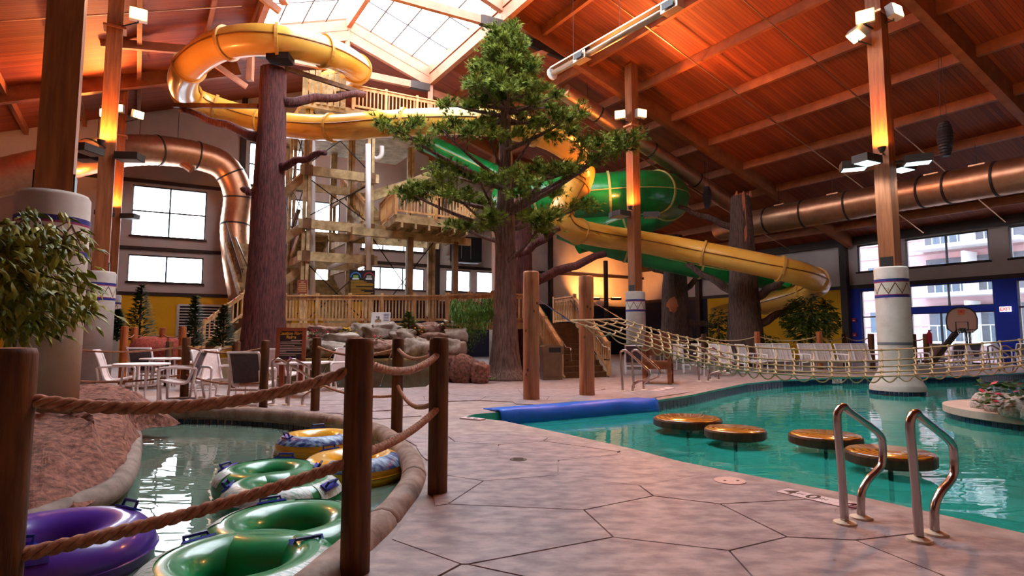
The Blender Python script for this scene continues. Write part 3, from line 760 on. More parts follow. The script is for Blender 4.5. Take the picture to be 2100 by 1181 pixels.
def speaker(pos, s, label, wl):
    t = thing('hanging_speaker', label, 'speaker', pos, group='hanging speakers'); p = Vector(pos)
    prof = []
    for i in range(25):
        f = i / 24; r = .23 * (math.sin(math.pi * (.12 + .8 * f)) ** .5) * (1 - .25 * (1 - f)) ; prof.append((r * s * (1.06 if i % 2 else .96), (f - .5) * 1.05 * s))
    MB().lathe(prof, 18, p).build('ribbed_body', mat('speaker_black', '#241c22', rough=.5), t)
    for dx in (-.1, .1): MB().tube([p + Vector((dx * s, 0, .5 * s)), p + Vector((dx * .4, 0, .5 * s + wl))], .008, 4).build('wire', M_dark, t)
speaker(at(1938, 285, 17.5), 1.05, 'black ribbed speaker hanging above the long duct', 2.2)
speaker(at(1450, 405, 27), 1.0, 'smaller looking black ribbed speaker hung near the green slide', 2.4)
for k, (a, s, lab) in enumerate(((12.4, 1, 'thin sprinkler pipe under the ceiling nearest on the right'), (15.6, 1, 'thin sprinkler pipe under the ceiling above the pool'), (22.5, 1, 'thin sprinkler pipe under the far right ceiling'), (13.0, -1, 'thin sprinkler pipe under the near left ceiling'), (16.5, -1, 'thin sprinkler pipe under the left ceiling mid way'), (22.8, -1, 'thin sprinkler pipe under the far left ceiling'))):
    b0, b1 = RB + s * 4.8, RB + s * 25
    o = MB().tube([AB(a, b0, roofz(b0) - .5), AB(a, b1, roofz(b1) - .5)], .025, 6).build('sprinkler_pipe', M_galv); tag(o, lab, 'pipe', 'sprinkler pipes under the ceiling')

# ================================================================== SLIDES
M_ysl = mat('yellow_fibreglass', '#efae3c', '#f6bd56', 1.2, rough=.32, coat=.3); M_yseam = mat('yellow_slide_seam', '#8a5418', rough=.5); M_yfl = mat('yellow_slide_flange', '#d9a44c', rough=.4)
M_gsl = mat('green_fibreglass', '#0d7a34', '#119040', 1.2, rough=.3, coat=.3); M_gseam = mat('green_slide_seam', '#c8b86a', rough=.5)
def tube_slide(name, label, pts, r, m, mseam, mfl, every=5, sub=6, flange=1.14, skip=()):
    s = thing(name, label, 'water slide', pts[0]); P = smooth_path(pts, sub); N = len(P); n = 24
    i = 0; sec = 0
    while i < N - 1:
        j = min(i + every, N - 1)
        if N - 1 - j < 3: j = N - 1
        seg = P[i:j + 1]
        sob = MB().tube(seg, r, n, caps=False).build('tube_section', m, s, smooth=True)
        t = (P[min(j + 1, N - 1)] - P[j - 1]).normalized()
        if j < N - 1: MB().tube([P[j] - t * .05, P[j] + t * .05], r * flange, n).build('flange', mfl, sob)
        # horizontal seam strip on both sides
        for sd in (-1, 1):
            strip = []
            for k in range(i, j + 1):
                tt = (P[min(k + 1, N - 1)] - P[max(k - 1, 0)]).normalized(); sid = tt.cross(Vector((0, 0, 1))).normalized() * sd
                strip.append(P[k] + sid * (r * 1.01))
            MB().tube(strip, .025, 5).build('seam', mseam, sob)
        i = j; sec += 1
    return s, P
ypts = [(648, 180, 25.5), (690, 162, 24.5), (728, 152, 22.5), (732, 140, 20.5), (690, 115, 18.6), (635, 97, 17.7), (570, 84, 17.2), (500, 83, 17.2), (435, 100, 17.6), (388, 138, 18.6), (376, 175, 20.0), (395, 203, 21.3), (440, 222, 22), (500, 240, 22.2), (580, 256, 21.8), (680, 262, 21), (780, 255, 20.3), (880, 250, 20), (980, 250, 20), (1060, 262, 20.3), (1130, 283, 21), (1180, 318, 22), (1195, 360, 22.8), (1172, 400, 22.6), (1150, 435, 22.2), (1165, 466, 22.5), (1215, 480, 23.6), (1300, 494, 24.4), (1390, 509, 24.4), (1500, 530, 23.6), (1600, 551, 23), (1655, 566, 23.3), (1678, 582, 24.5), (1655, 598, 26), (1600, 614, 27.5), (1530, 632, 29), (1465, 650, 30)]
yslide, YP = tube_slide('tube_slide', 'long yellow tube slide winding past trunks and pine', [at(*p) for p in ypts], .48, M_ysl, M_yseam, M_yfl, 9, 6)
gpts = [(1040, 412, 28.6), (1095, 408, 27.0), (1180, 404, 25.8), (1280, 396, 25.4), (1345, 394, 26.2), (1372, 405, 28), (1345, 432, 30), (1250, 465, 31), (1180, 485, 31)]
gslide, GP = tube_slide('tube_slide', 'big green tube slide looping behind the lit timber post', [at(*p) for p in gpts], .98, M_gsl, M_gseam, M_gseam, 8, 6, 1.06)
g3, GP3 = tube_slide('tube_slide', 'narrow green flume descending behind the pine tree', [at(*p) for p in ((800, 262, 31), (880, 296, 30.5), (950, 328, 30), (1030, 366, 29.2), (1060, 392, 28.6))], .5, M_gsl, M_gseam, M_gsl, 8, 6, 1.05)
g2, GP2 = tube_slide('tube_slide', 'lower green flume running behind the yellow slide to the right', [at(*p) for p in ((1150, 468, 28.5), (1250, 505, 28.2), (1360, 532, 28), (1480, 556, 27.6), (1618, 574, 27.2))], .56, M_gsl, M_gseam, M_gseam, 8, 6, 1.06)
bl = MB().tube([at(1598, 568, 26.6), at(1622, 578, 26.5)], .3, 14, caps=True).build('slide_end', mat('painted_lit_green', '#18d868', rough=.4), g2, label='end of the flume painted brighter green to look lit')  # brighter green stands in for light in the translucent slide end

# ================================================================== TREE TRUNKS
def ridge(seed, amp=.1, k=15):
    def f(a, z): return 1 + amp * abs(math.sin(k * a * .5 + 1.6 * noise.noise(Vector((math.cos(a), math.sin(a), z * .7 + seed))) * 3)) + amp * .8 * noise.noise(Vector((math.cos(a) * 2, math.sin(a) * 2, z * .8 + seed)))
    return f
def trunk(name, label, base, prof, m, branches=(), seed=0, n=44):
    t = thing(name, label, 'tree trunk', base); b = Vector(base)
    fine = []
    for (r0, z0), (r1, z1) in zip(prof, prof[1:]):
        k = max(1, int((z1 - z0) / .35))
        for i in range(k): fine.append((r0 + (r1 - r0) * i / k, z0 + (z1 - z0) * i / k))
    fine.append(prof[-1])
    MB().lathe(fine, n, b, ridge(seed)).build('trunk', m, t, smooth=True)
    for (p, q, r0, r1) in branches:
        p, q = Vector(p), Vector(q); k = 8
        pts = [p + (q - p) * i / k + Vector((0, 0, .05 * math.sin(i * 1.7 + seed))) for i in range(k + 1)]
        MB().tube(pts, [r0 + (r1 - r0) * i / k for i in range(k + 1)], 10).build('branch', m, t, smooth=True)
    return t
TL = at(541, 692, 17.6); TL.z = 0
TLb = (TL.x, TL.y, 0)
tl = trunk('slide_support_trunk', 'tall dark red bark trunk holding the upper yellow slide', TLb, [(.9, 0), (.7, .5), (.58, 1.6), (.49, 4), (.41, 7), (.35, 9.72)], M_bark,
      [(at(580, 210, 17.6), at(748, 192, 19.6), .16, .11), (at(530, 282, 17.6), at(372, 224, 19.4), .17, .1), (at(575, 342, 17.5), at(668, 311, 16.8), .13, .08), (at(530, 400, 17.6), at(498, 388, 17.2), .12, .1)], 3)
for p, q in ((at(585, 140, 17.6), at(742, 190, 19.6)), (at(530, 218, 17.6), at(356, 216, 19.4)), (at(742, 190, 19.6), at(690, 192, 19.3))):
    MB().bar(p, q, .1, .14).build('bracket_beam', M_timd, tl)
MB().box(at(575, 121, 17.3), (.7, .5, .2)).build('steel_saddle', M_black, tl)
TR = at(1528, 692, 25.6); TR.z = 0
tr = trunk('slide_support_trunk', 'broken topped brown trunk behind the straight yellow slide', (TR.x, TR.y, 0), [(.85, 0), (.72, .8), (.62, 2.5), (.52, 5), (.42, 7.1), (.36, 7.6)], M_bark2,
      [(at(1512, 470, 25.6), at(1392, 424, 26.5), .16, .1), (at(1512, 602, 25.6), at(1408, 543, 27), .2, .12), (at(1548, 612, 25.5), at(1612, 570, 24.2), .2, .15), (at(1550, 668, 25.5), at(1640, 622, 25.0), .2, .12)], 8)
MB().bar(at(1524, 400, 25.2), at(1530, 500, 25.1), .12, .06).build('torn_wood', mat('torn_pink_wood', '#c8744c', rough=.7), tr)
for k in range(5): MB().tube([at(1510 + 7 * k, 404, 25.6), at(1511 + 7 * k, 392 + 4 * (k % 2), 25.6)], [.1, .03], 6).build('splinter', MATS['torn_pink_wood'], tr)
TF = at(1386, 692, 30); TF.z = 0
tf = trunk('slide_support_trunk', 'far grey trunk with a bare pale patch', (TF.x, TF.y, 0), [(1.0, 0), (.8, .8), (.66, 2.5), (.5, 5.6), (.4, 6.6)], M_bark2, [(at(1370, 560, 30), at(1300, 535, 30.5), .2, .12), (at(1400, 600, 30), at(1440, 560, 30), .18, .1), (at(1400, 660, 29.8), at(1470, 668, 29), .2, .12)], 12)
MB().blob(at(1380, 625, 29.3), (.55, .2, .75), 4, .4).build('bare_patch', MATS['torn_pink_wood'], tf)
TC = at(1072, 692, 21.5); TC.z = 0
trunk('slide_support_trunk', 'reddish trunk close behind the pine trunk', (TC.x, TC.y, 0), [(.6, 0), (.45, .8), (.36, 3), (.3, 6.6)], M_bark, [(at(1062, 525, 21.3), at(1148, 466, 21.2), .2, .12), (at(1078, 582, 21.3), at(1240, 520, 22.8), .2, .14)], 15)

# ================================================================== PINE TREE
PT = Vector((-.2, 17.2, 0))
pine = thing('pine_tree', 'tall artificial pine with layered green boughs', 'tree', PT)
fine = []; prof = [(.62, 0), (.46, .3), (.38, .9), (.31, 2), (.28, 4.2), (.22, 6), (.15, 8), (.08, 9.8), (.04, 10.7)]
for (r0, z0), (r1, z1) in zip(prof, prof[1:]):
    for i in range(5): fine.append((r0 + (r1 - r0) * i / 5, z0 + (z1 - z0) * i / 5))
MB().lathe(fine, 40, PT, ridge(21, .09, 15)).build('trunk', mat('pine_bark', '#4a302a', '#86685a', 9.0, (2.2, 2.2, .3), .8, bump=.9, bdist=.05), pine, smooth=True)
rp = random.Random(5)
def tuft(mb, c, d, L, k=13):
    d = d.normalized(); o = d.orthogonal().normalized(); w = d.cross(o)
    for i in range(k):
        a = rp.uniform(0, 6.283); sp = rp.uniform(.25, 1.0)
        v = (d * (1 - sp * .6) + (o * math.cos(a) + w * math.sin(a)) * sp).normalized() * L * rp.uniform(.7, 1.1)
        s = v.orthogonal().normalized() * L * .095
        b = c - d * L * rp.uniform(0, .5)
        mb.add([b - s, b + s, b + v], [(0, 1, 2)])
def pad(mb, c, d, sc=1.0, n=66):
    for k in range(n):
        off = Vector((rp.gauss(0, .19), rp.gauss(0, .19), rp.gauss(0, .095))) * sc
        tuft(mb, c + off, off * 1.2 + Vector((0, 0, .13)) + d * .06, .165, 10)
def bough(p, pads, sc=1.0, droop=.08, n=66):
    p = Vector(p); q = max(pads, key=lambda v: (v - p).length); d = (q - p).normalized()
    pts = [p + (q - p) * i / 6 + Vector((0, 0, -droop * math.sin(math.pi * i / 6))) for i in range(7)]
    L = (q - p).length
    br = MB().tube(pts, [(.03 + .018 * L) * (1 - i / 7.0) + .01 for i in range(7)], 6).build('bough', MATS['pine_bark'], pine, smooth=True)
    tw_ = MB(); mb = MB()
    for c in pads:
        f = max(.15, min(.95, (c - p).dot(d) / L - .12)); a = p + (q - p) * f
        if (c - a).length > .12: MB().tube([a, (a + c) / 2 + Vector((0, 0, .04)), c], [.02, .015, .008], 5).build('twig', MATS['pine_bark'], br)
        pad(mb, c, d, sc, n)
    
    mb.build('needles', M_pine, br)
groups = [(5.7, [(785, 250), (820, 268), (850, 252), (862, 288)]), (5.9, [(905, 265), (935, 250), (960, 270)]), (6.1, [(995, 262), (1018, 276)]), (6.1, [(1070, 272), (1110, 252), (1132, 278)]), (6.9, [(1165, 242), (1190, 228), (1172, 266), (1140, 232)]),
          (5.0, [(1195, 298), (1230, 290), (1265, 285), (1302, 276), (1285, 298)]), (4.9, [(1215, 326), (1170, 345), (1250, 312)]), (4.9, [(1140, 342), (1098, 345)]), (4.4, [(905, 366), (922, 342), (870, 385), (830, 392), (850, 400)]), (4.3, [(930, 398), (962, 400)]), (4.5, [(980, 364), (1018, 368)]), (4.5, [(1055, 354), (1085, 372), (1062, 396)]), (3.4, [(1100, 450), (1128, 440), (1112, 470)]), (3.4, [(1002, 460), (1006, 440)])]
for (z0, pp) in groups:
    Yt = rp.uniform(15.9, 16.9)
    bough((PT.x, PT.y - .15, z0), [at(x, y, Yt + rp.uniform(-.2, .2)) for x, y in pp], 1.0)
for k in range(9):      # boughs on the far side of the trunk
    a = R(20 + 17.5 * k); L = rp.uniform(2.0, 3.4); z = (4.6, 6.3, 5.4)[k % 3] + rp.uniform(-.2, .3)
    u = Vector((math.cos(a), math.sin(a), .25)); sd = Vector((-u.y, u.x, 0))
    bough(PT + Vector((0, .1, z - .3)), [PT + u * L * .6 + sd * .25 + Vector((0, 0, z)), PT + u * L * .8 - sd * .2 + Vector((0, 0, z)), PT + u * L + Vector((0, 0, z))], 1.0)
for k in range(48):
    f = k / 47; z = 8.0 + 2.7 * f; L = (1.95 - 1.65 * f ** .8) * rp.uniform(.78, 1.1); a = k * 2.4
    u = Vector((math.cos(a), math.sin(a), 0)); zz = Vector((0, 0, z + rp.uniform(-.05, .2)))
    pp = [PT + u * L + zz] + ([PT + u * L * .62 + zz + Vector((-u.y, u.x, 0)) * rp.uniform(-.3, .3)] if L > .8 else [])
    bough(PT + Vector((0, 0, z - .2)), pp, .8, .03, 56)
mb = MB(); br = MB().tube([PT + Vector((0, 0, 10.4)), PT + Vector((0, 0, 10.9))], .02, 5).build('bough', MATS['pine_bark'], pine)
for k in range(50):
    off = Vector((rp.gauss(0, .12), rp.gauss(0, .12), rp.uniform(-.3, .2))); tuft(mb, PT + Vector((0, 0, 10.75)) + off, off + Vector((0, 0, .2)), .16, 11)
mb.build('needles', M_pine, br)

# ================================================================== SLIDE TOWER
tw = thing('slide_tower', 'weathered timber slide tower with decks, stairs and steel braces', 'tower', (-8, 22, 0))
TA = at(620, 692, 22.0); TA.z = 0
def TP(t, s, z): p = TA + BV * t + AV * s; return Vector((p.x, p.y, z))
posts = [(0, 0), (2.45, 0), (0, 2.6), (2.45, 2.6), (0, 5.4), (2.45, 5.4), (5.2, 2.6), (5.2, 0.2)]
for (t, s) in posts:
    zt = 10.6 if (t, s) not in ((5.2, .2), (5.2, 2.6)) else (7.4 if s < 1 else 10.6)
    p = TP(t, s, 0)
    for dx in (-.07, .07): MB().box((p.x + dx * 1.2, p.y, zt / 2), (.12, .2, zt), BANG).build('post', M_tim, tw)
for z, t1 in ((7.72, 2.75), (5.62, 6.6), (4.36, 2.75)):
    for s in (-.12, 2.5): MB().bar(TP(-.3, s, z), TP(t1, s, z), .16, .36).build('beam', M_tim, tw)
    MB().bar(TP(0, -.2, z), TP(0, 5.6, z), .16, .3).build('beam', M_tim, tw); MB().bar(TP(2.45, -.2, z), TP(2.45, 5.6, z), .16, .3).build('beam', M_tim, tw)
# bolts plates
for z in (7.72, 5.62, 4.36):
    for t in (0, 2.45):
        p = TP(t, -.22, z); MB().box(p, (.3, .03, .42), BANG).build('bolt_plate', M_timd, tw)
# steel cross braces
for (t0, t1, z0, z1) in ((0, 2.45, 8.0, 10.3), (0, 2.45, 5.9, 7.5), (0, 2.45, 1.8, 4.2), (2.6, 5.2, 1.8, 5.3)):
    MB().tube([TP(t0, .0, z0), TP(t1, .0, z1)], .022, 5).build('brace_rod', M_black, tw); MB().tube([TP(t0, .05, z1), TP(t1, .05, z0)], .022, 5).build('brace_rod', M_black, tw)
for (s0, s1, z0, z1) in ((0, 2.6, 5.9, 7.5), (2.6, 5.4, 5.9, 9), (0, 2.6, 8, 10.2)):
    MB().tube([TP(0, s0, z0), TP(0, s1, z1)], .022, 5).build('brace_rod', M_black, tw); MB().tube([TP(0, s0, z1), TP(0, s1, z0)], .022, 5).build('brace_rod', M_black, tw)
# white down pipes
for px, y0, y1, Y in ((641, 285, 612, 22.6), (755, 296, 575, 22.8), (590 + 0, 300, 480, 26.5)):
    MB().tube([at(px, y0, Y), at(px, y1, Y)], .11, 12).build('white_pipe', M_pvc, tw, smooth=True)
MB().tube(smooth_path([at(760, 318, 23.6), at(772, 326, 23.6), at(782, 318, 23.6), at(783, 300, 23.6)], 5), .1, 10).build('white_pipe', M_pvc, tw, smooth=True)
MB().tube([at(672, 550, 24), at(722, 532, 24.4)], .1, 10).build('white_pipe', M_pvc, tw, smooth=True)
# railing helper : posts, rails and single balusters
def railing(parent, p, q, h=1.0, pitch=.14, m=M_cedar, posts=True, npost=None, cap=True, bal=.045, low=.08):
    p, q = Vector(p), Vector(q); d = q - p; L = Vector((d.x, d.y, 0)).length; ang = math.atan2(d.y, d.x)
    up = Vector((0, 0, 1))
    MB().bar(p + up * (h - .03), q + up * (h - .03), .13, .05).build('top_rail', m, parent)
    MB().bar(p + up * (h - .13), q + up * (h - .13), .05, .1).build('rail', m, parent)
    MB().bar(p + up * (low + .04), q + up * (low + .04), .05, .08).build('rail', m, parent)
    k = int(L / pitch); proto = None
    Mi = parent.matrix_basis if False else None
    base = _PM.get(parent.name, Matrix())
    for i in range(k):
        c = p + d * (i + .5) / k
        M = base @ (Matrix.Translation(c + up * (h * .5 + low * .3)) @ Matrix.Rotation(ang, 4, 'Z'))
        if proto is None:
            proto = MB().box((0, 0, 0), (bal, .035, h * .9)).build('baluster', m, parent); proto.matrix_parent_inverse = Matrix(); proto.matrix_basis = M
        else: inst(proto, 'baluster', parent, M)
    npo = npost if npost is not None else max(2, int(L / 1.3) + 1)
    if posts:
        for i in range(npo):
            c = p + d * i / max(npo - 1, 1); MB().box(c + up * (h * .5 + .0), (.1, .1, h + .12), ang).build('rail_post', m, parent)
# upper deck
zu = 10.45
def deck(parent, pts, z, m=M_tim, t=.25):
    MB().prism([(p.x, p.y) for p in pts], z - t, z).build('deck_platform', m, parent)
deck(tw, [TP(-.3, -.3, 0), TP(5.6, -.3, 0), TP(5.6, 5.6, 0), TP(-.3, 5.6, 0)], zu)
railing(tw, TP(1.6, -.3, zu), TP(5.6, -.3, zu), 1.0, .15); railing(tw, TP(5.6, -.3, zu), TP(5.6, 5.4, zu), 1.0, .15)
for k in range(7):
    MB().bar(TP(-.25 + k * .24, -.32, zu - .1), TP(-.25 + k * .24, -.32, zu + 1.15 + .07 * (k % 3)), .2, .05, (0, 1, 0)).build('fence_board', M_tim, tw)
# middle platform jutting right
zm = 5.97; P1, P2, P3 = at(811, 441, 21.6), at(970, 455, 23.5), at(780, 464, 24.4)
for p in (P1, P2, P3): p.z = zm
P4 = P2 + (P3 - P1)
deck(tw, [P1, P2, P4, P3], zm, M_tim, .32)
railing(tw, P1, P2, 1.02, .14); railing(tw, P3, P1, 1.02, .14, npost=3); railing(tw, P2, P4, 1.02, .16)
for k in range(6):
    f = (k + .5) / 6; MB().bar(P1 + (P2 - P1) * f + Vector((0, 0, -.42)), P3 + (P4 - P3) * f + Vector((0, 0, -.42)), .08, .2).build('joist', M_tim, tw)
MB().bar(P1 + (P3 - P1) * .3 + Vector((0, 0, -.65)) - BV * 1.5, P2 + (P4 - P2) * .3 + Vector((0, 0, -.65)) + BV * .2, .2, .3).build('beam', M_tim, tw)
for f in (.25, .85):
    p = P1 + (P2 - P1) * f + (P3 - P1) * .3; MB().box((p.x, p.y, (zm - .7) / 2), (.22, .22, zm - .7), BANG).build('post', M_timd, tw)
# second flight and landings behind
def flight(parent, p, q, width, n, m, rail=True, stringer=True, mt=None):
    p, q = Vector(p), Vector(q); d = q - p; h = Vector((d.x, d.y, 0)).normalized(); sd = Vector((-h.y, h.x, 0))
    for i in range(n):
        c = p + d * (i + .5) / n; MB().box(Vector((c.x, c.y, p.z + d.z * (i + 1) / n - .025)), (Vector((d.x, d.y, 0)).length / n + .03, width, .05), math.atan2(h.y, h.x)).build('tread', mt or m, parent)
        c2 = p + d * (i + 0.02) / n; MB().box(Vector((c2.x, c2.y, p.z + d.z * (i + .5) / n - .02)), (.02, width, abs(d.z) / n), math.atan2(h.y, h.x)).build('riser', mt or m, parent)
    for s in (-1, 1):
        if stringer: MB().bar(p + sd * s * (width / 2 + .03) + Vector((0, 0, -.08)), q + sd * s * (width / 2 + .03) + Vector((0, 0, -.08)), .06, .3).build('stringer', m, parent)
flight(tw, TP(3.0, .9, zm + .1), TP(3.0, 4.6, 8.2), 1.1, 11, M_tim); railing(tw, TP(2.55, .9, zm + .1), TP(2.55, 4.6, 8.2), .95, .2, posts=False)
MB().bar(TP(2.7, 1.3, 7.1), TP(5.4, .6, 8.5), .1, .3).build('stringer', M_tim, tw); MB().bar(TP(2.9, 2.2, 7.6), TP(5.4, 1.6, 8.6), .1, .12).build('hand_rail', M_tim, tw)
flight(tw, TP(.6, 5.0, 3.3), TP(.6, 1.2, 5.5), 1.1, 11, M_tim); railing(tw, TP(.0, 5.0, 3.3), TP(.0, 1.2, 5.5), .95, .2, M_timd, posts=False)
flight(tw, TP(1.8, 1.0, 1.75), TP(1.8, 4.6, 3.9), 1.1, 11, M_tim)
MB().bar(TP(-1.6, 1.0, 4.2), TP(.0, .4, 5.6), .12, .3).build('stringer', M_tim, tw); MB().bar(TP(-1.6, 1.0, 2.6), TP(.0, .4, 3.9), .12, .3).build('stringer', M_tim, tw); MB().bar(TP(-1.4, 1.0, 6.2), TP(.0, .4, 7.6), .12, .3).build('stringer', M_tim, tw)

# ================================================================== LOWER BOARDWALK, STAIRS
ZP = 1.75
bw = thing('boardwalk', 'raised cedar boardwalk with slatted railing behind the boulders', 'boardwalk', (-5, 20, 0))
W0, W1 = at(583, 662, 20.0), at(917, 662, 20.0); W2 = at(1010, 655, 19.2); W3 = at(1080, 655, 19.6)
for p in (W0, W1, W2, W3): p.z = ZP
ST = Vector((1.45, 20.2, ZP)); SBt = Vector((2.3, 18.15, 0.0)); hd2 = Vector((SBt.x - ST.x, SBt.y - ST.y, 0)).normalized(); sd2 = Vector((-hd2.y, hd2.x, 0))
deck(bw, [W0, W1, W2, ST + sd2 * -.0 - sd2 * .85, ST + sd2 * .85, Vector((3.0, 22.2, 0)), Vector((-8.3, 22.2, 0))], ZP, M_cedar, .2)
railing(bw, W0, W1, .98, .115, M_cedar, npost=6)
railing(bw, W1, W2, 1.0, .14, M_cedar, npost=3)
mb = MB(); mb.bar(W0 + Vector((0, .05, -.35)), W1 + Vector((0, .05, -.35)), .06, .45); mb.build('fascia_board', M_timd, bw)
for k in range(8):
    c = W0 + (W1 - W0) * (k + .5) / 8; MB().box((c.x, c.y + .1, .8), (.14, .14, 1.6)).build('support_post', M_cedar, bw)
for k in range(5):
    z = 1.42 - .28 * k; MB().bar(Vector((W0.x - .2, 20.15, z)), Vector((W1.x + .4, 20.15, z)), .05, .25).build('retaining_board', M_timd, bw)
sts = thing('timber_stairs', 'wooden staircase with slatted sides beside the litter bin', 'stairs', (2.0, 18.8, 0))
flight(sts, Vector((SBt.x, SBt.y, 0)), Vector((ST.x, ST.y, ZP)), 1.5, 10, M_tim, mt=M_timd)
for s in (-1, 1):
    railing(sts, Vector((SBt.x, SBt.y, 0)) + sd2 * s * .85 + Vector((0, 0, .12)), ST + sd2 * s * .85, .95, .13, M_cedar, npost=3)
    a = SBt + sd2 * s * .68; b = ST + sd2 * s * .68
    pts = [b + Vector((0, 0, .82)), a + Vector((0, 0, .95)), a + hd2 * .3 + Vector((0, 0, .93)), a + hd2 * .32 + Vector((0, 0, .55)), a + hd2 * .02 + Vector((0, 0, .55))]
    MB().tube(pts, .022, 8).build('metal_handrail', M_steel, sts, smooth=True)
railing(bw, ST + sd2 * .85, ST + sd2 * .85 - hd2 * 1.6, 1.0, .13, M_cedar, npost=2); railing(bw, W2, ST - sd2 * .85, 1.0, .13, M_cedar, npost=2)
# left ramp stairs up to the boardwalk by the big trunk
lst = thing('timber_stairs', 'wooden stairs with a lit railing left of the dark red trunk', 'stairs', at(400, 700, 21.5))
q0, q1 = at(392, 720, 21.0), at(515, 645, 22.5)
q0.z = .3; q1.z = ZP + .25
flight(lst, q0, q1, 1.2, 9, M_tim, mt=M_timd); railing(lst, q0 + Vector((0, -.6, .05)), q1 + Vector((0, -.6, .05)), .95, .16, M_cedar, npost=4)
M_rg = mat('string_light_red', '#c83c3c', rough=.4)
for k in range(9):
    c = q0 + (q1 - q0) * (k + .5) / 9 + Vector((0, -.68, .98)); MB().blob(c, (.09, .07, .08), k, .1, nu=8, nv=5).build('string_bulb', M_rg if k % 2 else M_cedar, lst)
ust = thing('timber_stairs', 'upper wooden stairs with steel handrail beside the big duct', 'stairs', at(490, 640, 24))
u0, u1 = at(520, 600, 23.5), at(488, 500, 26); flight(ust, u0, u1, 1.0, 12, M_tim); railing(ust, u0 + Vector((-.5, 0, 0)), u1 + Vector((-.5, 0, 0)), 1.0, .2, M_timd, posts=False)
MB().tube([at(524, 585, 22.9), at(483, 487, 25.4), at(478, 500, 25.6)], .035, 8).build('metal_handrail', M_steel, ust)

# ================================================================== FOREGROUND: POSTS AND ROPES
def log_post(x, y, h, r, label, m=M_log, group='rope fence posts', seed=0, cracks=True, name='log_post', cat='post', zb=0.0):
    t = thing(name, label, cat, (x, y, zb), group=group)
    sd = (x * 7.3 + y * 3.1 + seed) % 17
    f = lambda a, z: 1 + .035 * noise.noise(Vector((math.cos(a) * 1.5, math.sin(a) * 1.5, z * 1.2 + sd))) + (-.16 if abs(((a - 4.6 + .12 * math.sin(z * 3 + sd)) + math.pi) % (2 * math.pi) - math.pi) < .11 else 0)
    k = 10; prof = [(r, h * i / k) for i in range(k)] + [(r * .99, h - .025), (r * .9, h)]
    MB().lathe(prof, 40, (x, y, zb), f).build('trunk', m, t)
    t.children[0].data.polygons.foreach_set('use_smooth', [len(p.vertices) == 4 for p in t.children[0].data.polygons])
    MB().lathe([(r * .9, 0), (r * .5, .004), (.01, .005)], 24, (x, y, zb + h - .002)).build('cut_top', mat('log_end_grain', '#8a4a24', '#a86a3c', 20, rough=.8) if m is M_log else M_logp, t)
    return t
PA = (-.832, 3.16); PBp = (-.60, 4.75); PC = (-1.53, 7.77); PL = (-2.115, 2.45); PD = (-3.36, 9.95); PE = (-4.35, 10.2); PF = (-6.7, 11.9)
log_post(*PA, 1.245, .077, 'thick cracked log post nearest the middle of the picture', seed=1)
log_post(*PBp, 1.25, .079, 'log post on the deck right of the cracked one')
log_post(*PC, 1.24, .077, 'slimmer looking log post behind the two front ones')
log_post(*PL, 1.205, .088, 'dark log post cut off by the left edge')
log_post(*PD, 1.25, .075, 'log post at the river kerb beside the rules sign')
log_post(*PE, 1.2, .07, 'log post at the river kerb before the brown chair back')
log_post(*PF, 1.25, .08, 'log post standing among the white patio chairs')
def rope(label, p, q, sag, r, name='rope', group='ropes between the log posts', strands=3, m=None, turns=9.0, seg=40):
    p, q = Vector(p), Vector(q); L = (q - p).length
    def C(t): return p + (q - p) * t + Vector((0, 0, -4 * sag * t * (1 - t)))
    t0 = thing(name, label, 'rope', p, group=group); n = max(seg, int(L * 60)) if strands > 1 else 24
    if strands == 1:
        MB().tube([C(i / n) for i in range(n + 1)], r, 7).build('strand', m or M_rope, t0, smooth=True); return t0
    for s in range(strands):
        pts = []
        for i in range(n + 1):
            t = i / n; c = C(t); tg = (C(min(t + .01, 1)) - C(max(t - .01, 0))).normalized(); o = tg.cross(Vector((0, 0, 1))).normalized(); w = o.cross(tg)
            a = 2 * math.pi * (s / strands + L * turns * t)
            pts.append(c + (o * math.cos(a) + w * math.sin(a)) * r * .6)
        MB().tube(pts, r * .5, 7).build('strand', m or M_rope, t0, smooth=True)
    return t0
V = lambda p, z: Vector((p[0], p[1], z))
rope('upper thick braided rope sagging before the rocks', V(PL, 1.0), V(PA, 1.09), .115, .03, turns=6)
rope('lower thick braided rope crossing above the tubes', V(PL, .34), V(PA, .60), .035, .03, turns=6)
rope('upper rope between the cracked post and its right neighbour', V(PA, 1.13), V(PBp, 1.12), .10, .026, turns=7)
rope('lower rope between the cracked post and its right neighbour', V(PA, .62), V(PBp, .68), .05, .026, turns=7)
rope('upper rope from the slim post to the right front post', V(PC, 1.1), V(PBp, 1.14), .1, .022)
rope('lower rope from the slim post to the right front post', V(PC, .62), V(PBp, .75), .16, .022)
rope('upper rope from the slim post back to the rules sign post', V(PC, 1.1), V(PD, 1.1), .12, .02, strands=1)
rope('lower rope from the slim post back to the rules sign post', V(PC, .48), V(PD, .5), .1, .02, strands=1)
rope('upper rope from the river post to the post among chairs', V(PE, 1.07), V(PF, 1.08), .12, .02, strands=1)
rope('lower rope from the river post to the post among chairs', V(PE, .47), V(PF, .5), .1, .02, strands=1)
NP = (-8.75, 11.2)
rope('upper rope from the post among chairs to the netted post', V(PF, 1.08), V(NP, 1.05), .1, .02, strands=1)
rope('lower rope from the post among chairs to the netted post', V(PF, .5), V(NP, .45), .1, .02, strands=1)
